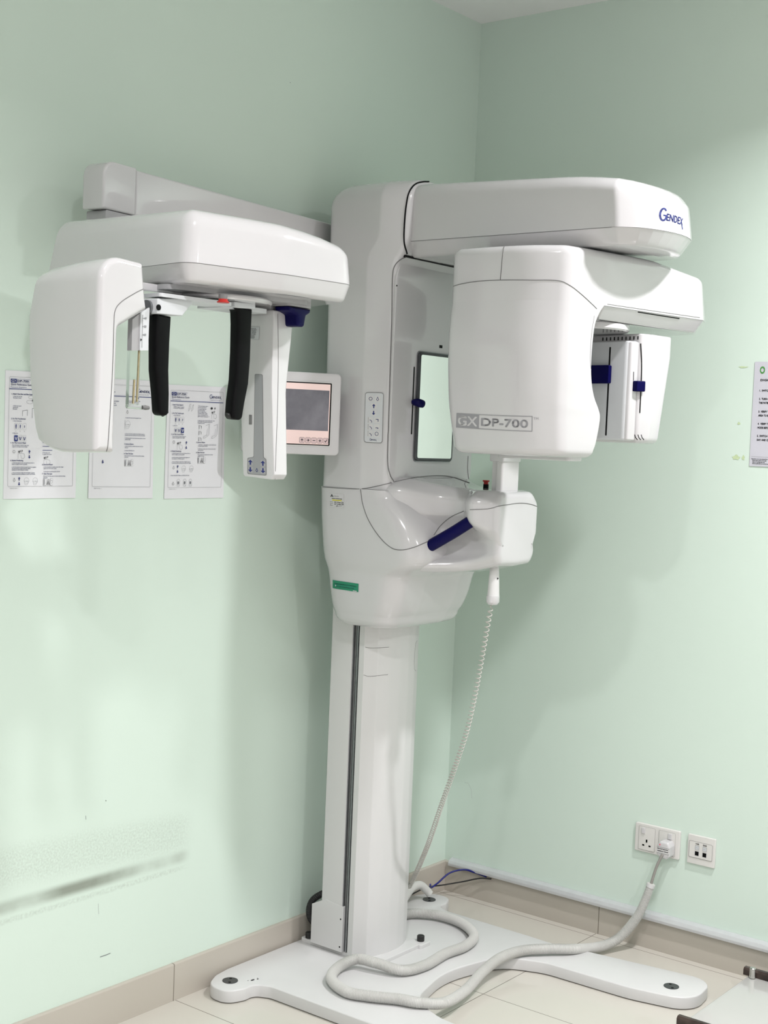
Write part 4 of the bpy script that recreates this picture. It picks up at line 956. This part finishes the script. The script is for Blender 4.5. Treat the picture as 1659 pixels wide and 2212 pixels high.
# ------------------------------------------------------------------ wall sockets
def wall_x(a, b, d): return (-d, a, b)
sk = empty('double_socket', (0, -0.774, 0.288))
tag(sk, 'white double wall socket with a switch over each outlet and one plug in', 'wall socket')
y0, y1, z0, z1 = -0.847, -0.701, 0.2885, 0.3745
prism('socket_plate', rect(y0, z0, y1, z1, 0.004), wall_x, 0.0005, 0.009, 'warm_socket', sk, r1=0.002)
for yc in (-0.741, -0.807):
    md = prism('socket_module', rect(yc - 0.027, z0 + 0.007, yc + 0.027, z1 - 0.008, 0.003), wall_x, 0.009, 0.0104, 'warm_socket', sk, r1=0.0006)
    D = Draw(); D.frame(0, 0, 54, 71, 3, 0.5, 'seam_grey', 1)
    if yc > -0.8:
        D.rect(24.5, 38, 29.5, 47, 'black', 1); D.rect(13, 54, 20, 58.5, 'black', 1); D.rect(34, 54, 41, 58.5, 'black', 1)
    D.build('outlet_holes', [(-0.0104, yc + 0.027, z1 - 0.008), (-0.0104, yc - 0.027, z1 - 0.008), (-0.0104, yc + 0.027, z0 + 0.007), (-0.0104, yc - 0.027, z0 + 0.007)], 54, 71, md)
    ys = yc + 0.012 if yc > -0.8 else yc - 0.009
    prism('rocker_switch', rect(ys - 0.006, z1 - 0.029, ys + 0.006, z1 - 0.012, 0.001), wall_x, 0.0104, 0.0135, 'white_plastic', md, r1=0.001)
# plug body
pc = (-0.812, 0.318)
pb = prism('plug_body', rounded([(pc[0] - 0.021, pc[1] - 0.016), (pc[0] - 0.010, pc[1] - 0.026), (pc[0] + 0.012, pc[1] - 0.025), (pc[0] + 0.023, pc[1] - 0.014), (pc[0] + 0.021, pc[1] + 0.014), (pc[0] + 0.012, pc[1] + 0.026), (pc[0] - 0.014, pc[1] + 0.025), (pc[0] - 0.021, pc[1] + 0.012)], 0.008, 5), wall_x, 0.0106, 0.044, 'white_plastic', plug, r1=0.006)
D = Draw(); D.disc(10, 6, 2, 2.2, 'pink', 2); D.rect(1, 14, 41, 32, 'white_satin', 1)
for k, t_ in enumerate(('Electrical inspection', 'appliance tested')): D.text(t_, 3, 19.5 + 6.5 * k, 3.3, 'ink_black', w=34, bold=0.25)
D.line([(1, 14), (41, 14)], 0.6, 'ink_black'); D.line([(1, 31), (41, 31)], 0.6, 'ink_black')
D.build('inspection_sticker', [(-0.0442, pc[0] + 0.021, pc[1] + 0.022), (-0.0442, pc[0] - 0.021, pc[1] + 0.022), (-0.0442, pc[0] + 0.021, pc[1] - 0.022), (-0.0442, pc[0] - 0.021, pc[1] - 0.022)], 42, 44, pb)
ds = empty('data_socket', (0, -0.9155, 0.288))
tag(ds, 'white square wall plate with two data ports, right of the double socket', 'data socket')
y0, y1, z0, z1 = -0.9585, -0.8725, 0.2885, 0.3745
prism('socket_plate', rect(y0, z0, y1, z1, 0.002), wall_x, 0.0005, 0.008, 'warm_socket', ds, r1=0.0015)
pm = prism('port_module', rect(-0.9515, 0.3085, -0.8785, 0.3565, 0.003), wall_x, 0.008, 0.0095, 'warm_socket', ds)
D = Draw(); D.frame(0, 0, 73, 48, 3, 0.8, 'seam_grey', 1)
for cx_, t_ in ((25, 'V45'), (49, 'D45')):
    D.text(t_, cx_ - 5.5, 8, 3.6, 'ink_black', w=11, bold=0.3); D.rrect(cx_ - 6.5, 11, cx_ + 6.5, 24, 1, 'ink_soft', 2); D.rrect(cx_ - 5.5, 12, cx_ + 5.5, 23, 1, 'light_grey', 3); D.text('PC', cx_ - 3, 19.5, 3.5, 'ink_soft', w=6, lay=4)
    D.rect(cx_ - 6.3, 28, cx_ + 6.3, 41, 'ink_soft', 2); D.rect(cx_ - 5.6, 28.5, cx_ + 5.6, 40.4, 'black', 3)
D.build('data_ports', [(-0.0096, -0.8785, 0.3565), (-0.0096, -0.9515, 0.3565), (-0.0096, -0.8785, 0.3085), (-0.0096, -0.9515, 0.3085)], 73, 48, pm)

# ------------------------------------------------------------------ printed sheets
def lines(D, x, y, rows, h=2.1, dy=3.6, m='ink_blue', w=None):
    for r in rows:
        if r: D.text(r, x, y, h, m, bold=0.06)
        y += dy
    return y
def person_icon(D, x, y, h, m='ink_navy'):
    D.disc(x, y - h * 0.40, h * 0.10, h * 0.10, m); D.rect(x - h * 0.13, y - h * 0.29, x + h * 0.13, y + 0.05 * h, m); D.rect(x - h * 0.09, y + 0.05 * h, x + h * 0.09, y + h * 0.48, m)
def skull(D, x, y, r):
    D.ring(x, y - r * 0.25, r, r * 0.95, 0.35, 'ink_grey'); D.line([(x - r * 0.8, y + r * 0.45), (x - r * 0.6, y + r * 1.2), (x + r * 0.3, y + r * 1.2), (x + r * 0.8, y + r * 0.4)], 0.35, 'ink_grey')
    D.line([(x - r * 1.1, y), (x + r * 1.1, y)], 0.45, 'ink_grey'); D.disc(x + 0.2 * r, y, 0.8, 0.8, 'ink_grey')
def chin_drawing(D, x, y):
    D.line([(x, y + 14), (x, y + 3), (x + 3, y + 1), (x + 12, y + 1), (x + 17, y + 2), (x + 19, y + 9), (x + 15, y + 13), (x + 9, y + 12), (x + 7, y + 4)], 0.5, 'ink_grey')
    D.disc(x + 2, y - 3, 1.6, 2.2, 'ink_black'); D.line([(x + 3, y), (x + 6, y - 6), (x + 8, y - 1)], 0.9, 'ink_black'); D.arrow(x + 11, y - 5, 5, 'ink_black')
def radiation(D, x, y):
    D.rrect(x, y, x + 8, y + 16, 1.5, 'ink_soft', 2); D.rrect(x + .5, y + .5, x + 7.5, y + 15.5, 1.3, 'paper', 3); D.line([(x + 2.5, y + 2), (x + 2.5, y + 14)], 2.2, 'ink_grey', 4)
    D.line([(x + 10, y + 15), (x + 18, y + 15), (x + 14, y + 1)], 0.7, 'ink_black', 4, True)
    for a in (90, 210, 330): D.disc(x + 14 + 2.2 * math.cos(math.radians(a)), y + 10.3 - 2.2 * math.sin(math.radians(a)), 1.2, 1.2, 'ink_black', 4)
    D.rrect(x + 20, y, x + 28, y + 16, 1.5, 'ink_soft', 2); D.rrect(x + 20.5, y + .5, x + 27.5, y + 15.5, 1.3, 'paper', 3); D.line([(x + 22, y + 4), (x + 25.5, y + 4), (x + 25.5, y + 9), (x + 23, y + 13)], 0.7, 'ink_grey', 4)
def three_people(D, x, y, pick=None):
    for k, h in enumerate((11, 9, 6.5)):
        D.frame(x + k * 12, y, x + 9.5 + k * 12, y + 15, 2.2, 0.35, 'ink_soft'); person_icon(D, x + 4.7 + k * 12, y + 7.5, h)
        D.text('L', x + 3.3 + k * 12, y + 19.5, 2.0, 'ink_grey', w=3)
def three_jaws(D, x, y, pick):
    for k in range(3):
        m = 'ink_navy'
        if k == pick: D.rrect(x + k * 12, y, x + 10 + k * 12, y + 14, 2, 'ink_blue', 2); m = 'paper'
        else: D.frame(x + k * 12, y, x + 10 + k * 12, y + 14, 2, 0.35, 'ink_soft')
        D.line([(x + 2.5 + k * 12, y + 4), (x + 4 + k * 12, y + 9.5), (x + 5 + k * 12, y + 10.5), (x + 6 + k * 12, y + 9.5), (x + 7.5 + k * 12, y + 4)], 1.5, m, 3)
def sheet(px, label, kind):
    cs_ = [at_plane(*q, 1, -0.0012) for q in px]
    TL, TR, BL, BR = cs_
    root = empty('instruction_sheet', (BL + BR) / 2); tag(root, label, 'paper sheet', 'printed guide sheets on the left wall')
    n = 10; V = []; 
    for j in range(n + 1):
        for i in range(n + 1):
            a, b = i / n, j / n; p = TL * ((1 - a) * (1 - b)) + TR * (a * (1 - b)) + BL * ((1 - a) * b) + BR * (a * b)
            V.append(p + Vector((0, -0.0006 - 0.0012 * (math.sin(5 * a + kind) * math.sin(4 * b + 1)) ** 2, 0)))
    m_ = len(V); V += [Vector((v.x, -0.0002, v.z)) for v in V]; Fc = []
    for j in range(n):
        for i in range(n):
            k = j * (n + 1) + i; Fc.append((k, k + 1, k + n + 2, k + n + 1)); Fc.append(tuple(m_ + q for q in (k, k + n + 1, k + n + 2, k + 1)))
    rim = [i for i in range(n + 1)] + [j * (n + 1) + n for j in range(1, n + 1)] + [n * (n + 1) + i for i in range(n - 1, -1, -1)] + [j * (n + 1) for j in range(n - 1, 0, -1)]
    for a, b in zip(rim, rim[1:] + rim[:1]): Fc.append((a, b, b + m_, a + m_))
    link_mesh('paper', V, Fc, 'paper', root, bvh=False)
    D = Draw(); D.frame(10, 14, 200, 268, 3, 0.6, 'ink_soft')
    D.line([(10, 42), (200, 42)], 1.5, 'ink_blue')
    if kind != 1:
        model_badge(D, 14, 19, 52, 8.5, 'ink_blue', None, 2, True, 'paper')
        D.text('Quick Reference Guide', 14, 33.5, 4.0, 'ink_blue', w=62, bold=0.1)
        D.text('Panoramic Acquisition' if kind == 0 else 'TMJ Acquisition', 14, 39, 2.8, 'ink_blue', w=44 if kind == 0 else 32)
    else: D.text('Quick Reference Guide', 14, 33.5, 4.0, 'ink_blue', w=62, bold=0.1)
    logo_word(D, 150, 31, 9, 42, 'ink_blue'); D.text('Imaging Excellence Since 1893', 152, 37, 1.7, 'ink_navy', w=36)
    D.text('0.805241/Rev. 1', 16, 273, 1.8, 'ink_grey', w=24)
    B = 'ink_blue'
    def head_(x, y, t): D.text(t, x, y, 3.0, B, bold=0.14)
    if kind == 0:
        head_(16, 55, '1. Attach Chin Rest and Bite Guide'); lines(D, 21, 60, ['a. Snap chin rest into', '    the support holder.']); D.ring(72, 60, 8, 3.5, 0.4, 'ink_grey'); D.ring(68, 71, 9, 4, 0.4, 'ink_grey'); D.arrow(76, 67, 5, 'ink_black', False)
        lines(D, 21, 82, ['b. Select and attach', '    appropriate', '    bite guide.']); D.line([(48, 104), (48, 92), (62, 90), (62, 103)], 0.8, 'ink_grey'); D.line([(76, 108), (76, 86), (92, 84), (93, 88)], 0.8, 'ink_grey'); D.line([(92, 108), (92, 92)], 0.8, 'ink_grey')
        head_(16, 112, '2. On The Touchscreen'); lines(D, 21, 117, ['a. Select Patient Size']); three_people(D, 26, 121); lines(D, 21, 145, ['b. Select Jaw']); three_jaws(D, 26, 149, 0)
        head_(16, 168, '3. On The Control Panel'); lines(D, 21, 173, ['Press the Return In button, open nose', 'supports, and adjust the unit height.']); D.ring(26, 187, 3.2, 3.2, 0.6, 'ink_black'); chin_drawing(D, 38, 190); D.arrow(70, 187, 8, 'ink_navy'); D.arrow(70, 199, 8, 'ink_navy', False)
        head_(16, 209, '4. Patient Positioning'); lines(D, 21, 214, ['a. Guide the patient to the unit and instruct them to', '    stand as straight and tall as possible.', '', 'b. Ask the patient to take one step forward to straighten', '    the spinal column, patient should be slightly', '    leaning back while holding the handles.', '', 'c. Turn on the lasers, adjust the unit height to get the', '    Frankfort plane laser pointing over porion and orbitale.'], dy=3.3)
        D.line([(28, 248), (25, 254), (28, 257), (31, 254)], 0.6, 'ink_black', 2, True); D.arrow(42, 250, 8, 'ink_navy'); D.arrow(42, 262, 8, 'ink_navy', False); skull(D, 63, 256, 7); skull(D, 88, 256, 7)
        for k in range(12): D.line([(108, 84 + 9 * k), (150 - 7 * (k % 3), 84 + 9 * k)], 1.1, B)
        lines(D, 108, 190, ['5. Premolars with', '    no upper front incisor']); chin_drawing(D, 112, 204)
        head_(108, 218, '6. Instruct Patient'); lines(D, 112, 223.5, ['a. Ask the patient to swallow, place their tongue', '    against the roof of their mouth.', '', 'b. Close lips around bite guide and hold'], dy=3.6)
        head_(108, 240, '7. Take The Scan'); lines(D, 112, 245, ['Press and hold the exposure button until the rotating', 'unit stops.'], dy=3.6); radiation(D, 112, 250)
    elif kind == 1:
        for k, t_ in enumerate(('Support Holder', 'properly', 'to the unit.')): D.text(t_, 66, 56 + 5 * k, 2.6, B, bold=0.08)
        lines(D, 60, 150, ['a. press']); D.arrow(42, 206, 9, 'ink_navy', False)
        x = 112; lines(D, x, 54, ['4. Position patient and close the temple', '    rests on each side of the head.', '', '5. Adjust the unit height until the patient', '    stands as straight and tall as possible.']); D.line([(118, 76), (115, 82), (118, 85), (121, 82)], 0.6, 'ink_black', 2, True)
        lines(D, x, 96, ['6. Adjust the nose rest onto patient\'s nose.']); skull(D, 120, 112, 8); D.line([(111, 101), (111, 124)], 0.6, 'ink_grey')
        lines(D, x, 136, ['b. Turn on the lasers, adjust the unit height to get the', '    Frankfort plane laser pointing over porion and orbitale.', '', '7. Ask the patient to lower their head and bite a normal', '    patient\'s height.'])
        head_(110, 162, '5. Instruct Patient'); lines(D, x, 167, ['a. Ask the patient to swallow, bite down and close', '    their lips.', '', 'b. Remain still during scan.']); head_(110, 186, '6. Take The Scan'); lines(D, x, 191, ['Press and hold the exposure button until the rotating', 'unit stops.']); radiation(D, 113, 200)
    else:
        head_(16, 53, '1. Insert Nose Support'); lines(D, 21, 58, ['A different support is required', 'to remove for TMJ acquisition.']); D.line([(74, 66), (78, 50), (82, 48), (80, 60), (74, 68)], 0.5, 'ink_grey'); D.line([(84, 66), (88, 52), (92, 50), (90, 62), (84, 68)], 0.5, 'ink_grey')
        head_(16, 75, '2. On The Touchscreen'); lines(D, 21, 80, ['a. Select Patient Size']); three_people(D, 26, 83); lines(D, 21, 107, ['b. Select Jaw']); three_jaws(D, 26, 111, 2)
        head_(16, 130, '3. On The Control Panel'); lines(D, 21, 135, ['Press the Return In button, open nose', 'supports, and adjust the unit height.']); D.ring(26, 149, 3.4, 3.4, 0.6, 'ink_black'); chin_drawing(D, 38, 155); D.arrow(70, 150, 8, 'ink_navy'); D.arrow(70, 163, 8, 'ink_navy', False)
        head_(16, 174, '4. Patient Positioning'); lines(D, 21, 179, ['a. Guide the patient to the unit and instruct them to', '    stand as straight and tall as possible.', '', 'b. Ask the patient to place the forehead against the', '    nose support for TMJ nose support.', '', 'c. Turn on the lasers, adjust the unit height to get the', '    Frankfort plane laser pointing over porion and orbitale.'], dy=3.7)
        D.line([(28, 211), (25, 217), (28, 220), (31, 217)], 0.6, 'ink_black', 2, True); D.arrow(42, 213, 8, 'ink_navy'); D.arrow(42, 226, 8, 'ink_navy', False); skull(D, 63, 219, 7); skull(D, 90, 219, 7)
        lines(D, 18, 237, ['5. Scan: Setting Start Positions and Ending points Scan']); D.line([(28, 253), (25, 259), (28, 262), (31, 259)], 0.6, 'ink_black', 2, True)
        for xx in (46, 68, 88): D.ring(xx, 251, 5, 5.5, 0.5, 'ink_grey'); D.line([(xx - 5, 256), (xx - 4, 264), (xx + 4, 264), (xx + 5, 256)], 0.5, 'ink_grey'); D.rect(xx - 2, 252, xx + 2, 259, 'ink_grey'); 
        lines(D, 108, 54, ['5. Move and prepare mode on', '    the touch side under the', '    front support against the', '    patient forehead and', '    adjust the height till head', '    and balance position is again', '    position, nose pressed at area', '    patients bone for target support C.'], dy=3.9); D.disc(158, 58, 4, 3, 'ink_black'); D.arrow(170, 58, 6, 'ink_black'); chin_drawing(D, 158, 72)
        lines(D, 108, 92, ['6. Adjust the position of the skin base until it stops', '    in the middle of the patients, and press start', '    7. Remove chin rest.']); 
        for yy in (103, 119, 135): D.line([(114, yy), (114, yy + 10)], 1.4, 'ink_grey'); D.line([(118, yy + 1), (122, yy + 3), (122, yy + 9)], 0.9, 'ink_black')
        for xx in (138, 168): D.line([(xx, 104), (xx + 12, 100), (xx + 10, 130), (xx, 136), (xx - 8, 138), (xx - 6, 132), (xx + 4, 130), (xx + 6, 112)], 0.5, 'ink_grey'); D.line([(xx + 14, 98), (xx + 14, 128)], 0.4, 'ink_grey', 2)
        head_(106, 150, '5. Instruct Patient'); lines(D, 112, 156, ['a. Ask Return - small together and their head forward', '    too back if breath chain slip.', '', 'b. Ask them to close mouth a formed, enter position', '    with holder fist.']); head_(106, 177, '6. Take The Scan'); lines(D, 112, 182, ['Press and hold the exposure button until the', 'rotating unit stops.']); radiation(D, 112, 188)
    D.build('print', [c + Vector((0, -0.0022, 0)) for c in cs_], 210, 297, root, base=0.0)
sheet([(11.8, 799.6), (168, 808), (7, 1078), (162, 1075.6)], 'leftmost guide sheet on the green wall, partly behind the sensor panel', 0)
sheet([(197, 816), (334, 823), (190, 1076.5), (329, 1076.5)], 'middle guide sheet seen between the sensor panel and the first ear rod', 1)
sheet([(362, 830.5), (487.3, 836.4), (354, 1077.4), (481.8, 1075.4)], 'rightmost guide sheet, hanging whole between the two black ear rods', 2)

# notice on the right wall (mostly out of the frame)
nt_ = empty('notice_sheet', (0, -1.10, 1.468)); tag(nt_, 'laminated notice with a green wreath on the right wall at the picture edge', 'notice')
prism('laminated_sheet', rect(-1.206, 1.467, -0.996, 1.764, 0.002), wall_x, 0.0006, 0.0022, 'paper_lilac', nt_)
D = Draw()
for k in range(12):
    a = 2 * PI * k / 12; D.disc(24 + 6 * math.cos(a), 19 + 6.6 * math.sin(a), 1.9, 2.1, 'leaf_green', 2)
D.text('DIGITAL X-RAY ROOM', 20, 44, 4.2, 'ink_black', w=120, bold=0.3)
for y_, t_ in ((68, '1.  SWITCH ON THE MACHINE AND WAIT'), (87, '2.  TURN ON THE COMPUTER AND CHECK'), (96, '      THE PATIENT NAME ON THE SCREEN'), (116, '3.  VERIFY THE PATIENT AND THE SIDE'), (125, '      AREA TO BE TAKEN'), (144, '4.  VERIFY THE EXPOSURE AND THE'), (153, '      MODE BEFORE THE SCAN STARTS'), (172, '5.  SWITCH OFF AT THE END OF THE'), (181, '      DAY AND CLEAN THE UNIT')):
    D.text(t_, 19, y_, 4.2, 'ink_black', bold=0.25)
D.line([(5, 218), (205, 218)], 0.5, 'ink_soft')
for k, t_ in enumerate(('Panoramic x-ray room, ground floor dental clinic department', 'Please report faults to the desk', 'Open on working days only', 'Ask the staff before you use the machine')): D.text(t_, 6 + 3 * (k > 0), 224 + 3.6 * k, 2.3, 'ink_black', bold=0.1)
D.build('print', [(-0.0023, -0.996, 1.764), (-0.0023, -1.206, 1.764), (-0.0023, -0.996, 1.467), (-0.0023, -1.206, 1.467)], 210, 240, nt_)
# dried glue marks beside it
D = Draw(); m = 'glue'; mat('glue', (0.56, 0.68, 0.42), 0.5, noise=(80, 0.12))
def glue(name, parts, label):
    D = Draw()
    for cx_, cy_, rx, ry in parts:
        D.poly([(cx_ + rx * (1 + 0.25 * math.sin(5 * a + cx_)) * math.cos(a), cy_ + ry * (1 + 0.3 * math.cos(3 * a + cy_)) * math.sin(a)) for a in [2 * PI * k / 22 for k in range(22)]], 'glue', 1)
    o = D.build(name, [(-0.0004, -0.9445, 1.757), (-0.0004, -0.984, 1.757), (-0.0004, -0.9445, 1.477), (-0.0004, -0.984, 1.477)], 36, 248)
    tag(o, label, 'adhesive mark')
glue('glue_residue', ((16, 7, 12, 1.9),), 'yellowish dried adhesive streak on the wall, uppermost left of the notice')
glue('glue_residue', ((12, 150, 4, 3),), 'small yellowish adhesive spot halfway down the wall left of the notice')
glue('glue_residue', ((9, 237, 10, 6),), 'large yellowish adhesive blotch low on the wall left of the notice')
glue('glue_residue', ((29, 237, 4, 6),), 'small yellowish adhesive blotch touching the lower left corner of the notice')

# small scuffs on the walls
def scuff(pts, plane, w, label, m='ink_grey'):
    D = Draw(); P = [at_plane(u, v, *plane) for u, v in pts]; ax = plane[0]
    xs = [(p.x if ax == 1 else -p.y) for p in P]; zs = [p.z for p in P]
    D.line([((x - min(xs)) * 1000 + 1, (max(zs) - z) * 1000 + 1) for x, z in zip(xs, zs)], w, m, 1)
    x0, zt = min(xs) - 0.001, max(zs) + 0.001; s = 0.001
    if ax == 1: C4 = [(x0, -0.0003, zt), (x0 + 0.1, -0.0003, zt), (x0, -0.0003, zt - 0.1), (x0 + 0.1, -0.0003, zt - 0.1)]
    else: C4 = [(-0.0003, -x0, zt), (-0.0003, -(x0 + 0.1), zt), (-0.0003, -x0, zt - 0.1), (-0.0003, -(x0 + 0.1), zt - 0.1)]
    tag(D.build('wall_scuff', C4, 100, 100), label, 'scuff mark')
scuff([(216, 2067), (228, 2063), (238, 2059)], (1, 0.0), 1.6, 'dark slanting scuff low on the left wall above the skirting')
scuff([(185, 1762), (185.5, 1770)], (1, 0.0), 0.9, 'short upright scratch on the left wall above the smudged band')
scuff([(228, 1729), (229, 1730)], (1, 0.0), 1.6, 'tiny dark speck on the left wall above the smudged band', 'ink_black')
scuff([(212, 1952), (213, 1974)], (1, 0.0), 0.7, 'fine upright scratch below the smudged band on the left wall', 'ink_soft')
scuff([(626, 178), (627, 179)], (1, 0.0), 1.6, 'tiny speck high on the left wall above the side arm')
scuff([(1004, 1690), (1012, 1692), (1018, 1705), (1020, 1725)], (0, 0.0), 0.5, 'faint curved scratch on the right wall near the coiled cord', 'ink_soft')

# ------------------------------------------------------------------ low board at the right edge
bd = empty('floor_board', (-0.33, -1.5, 0.0)); tag(bd, 'low glossy white board with dark edge rails lying at the lower right corner', 'board')
prism('board_panel', rect(-0.575, -1.95, -0.100, -1.125, 0.012), XY, 0.001, 0.050, 'frosted_board', bd, r1=0.004)
for x_, y_ in ((-0.548, -1.118), (-0.115, -1.112)):
    prism('edge_rail', rounded([(x_ - 0.011, 0.0502), (x_ + 0.011, 0.0502), (x_ + 0.011, 0.0655), (x_ + 0.006, 0.071), (x_ - 0.006, 0.071), (x_ - 0.011, 0.0655)], 0.001), lambda a, b, d: (a, d, b), -1.95, y_, 'brown_rail', bd)
cyl('rail_peg', (-0.133, -1.142, 0.0502), (0, 0, 1), 0.0088, 0.030, 'chrome', bd, n=24, bev=0.002)
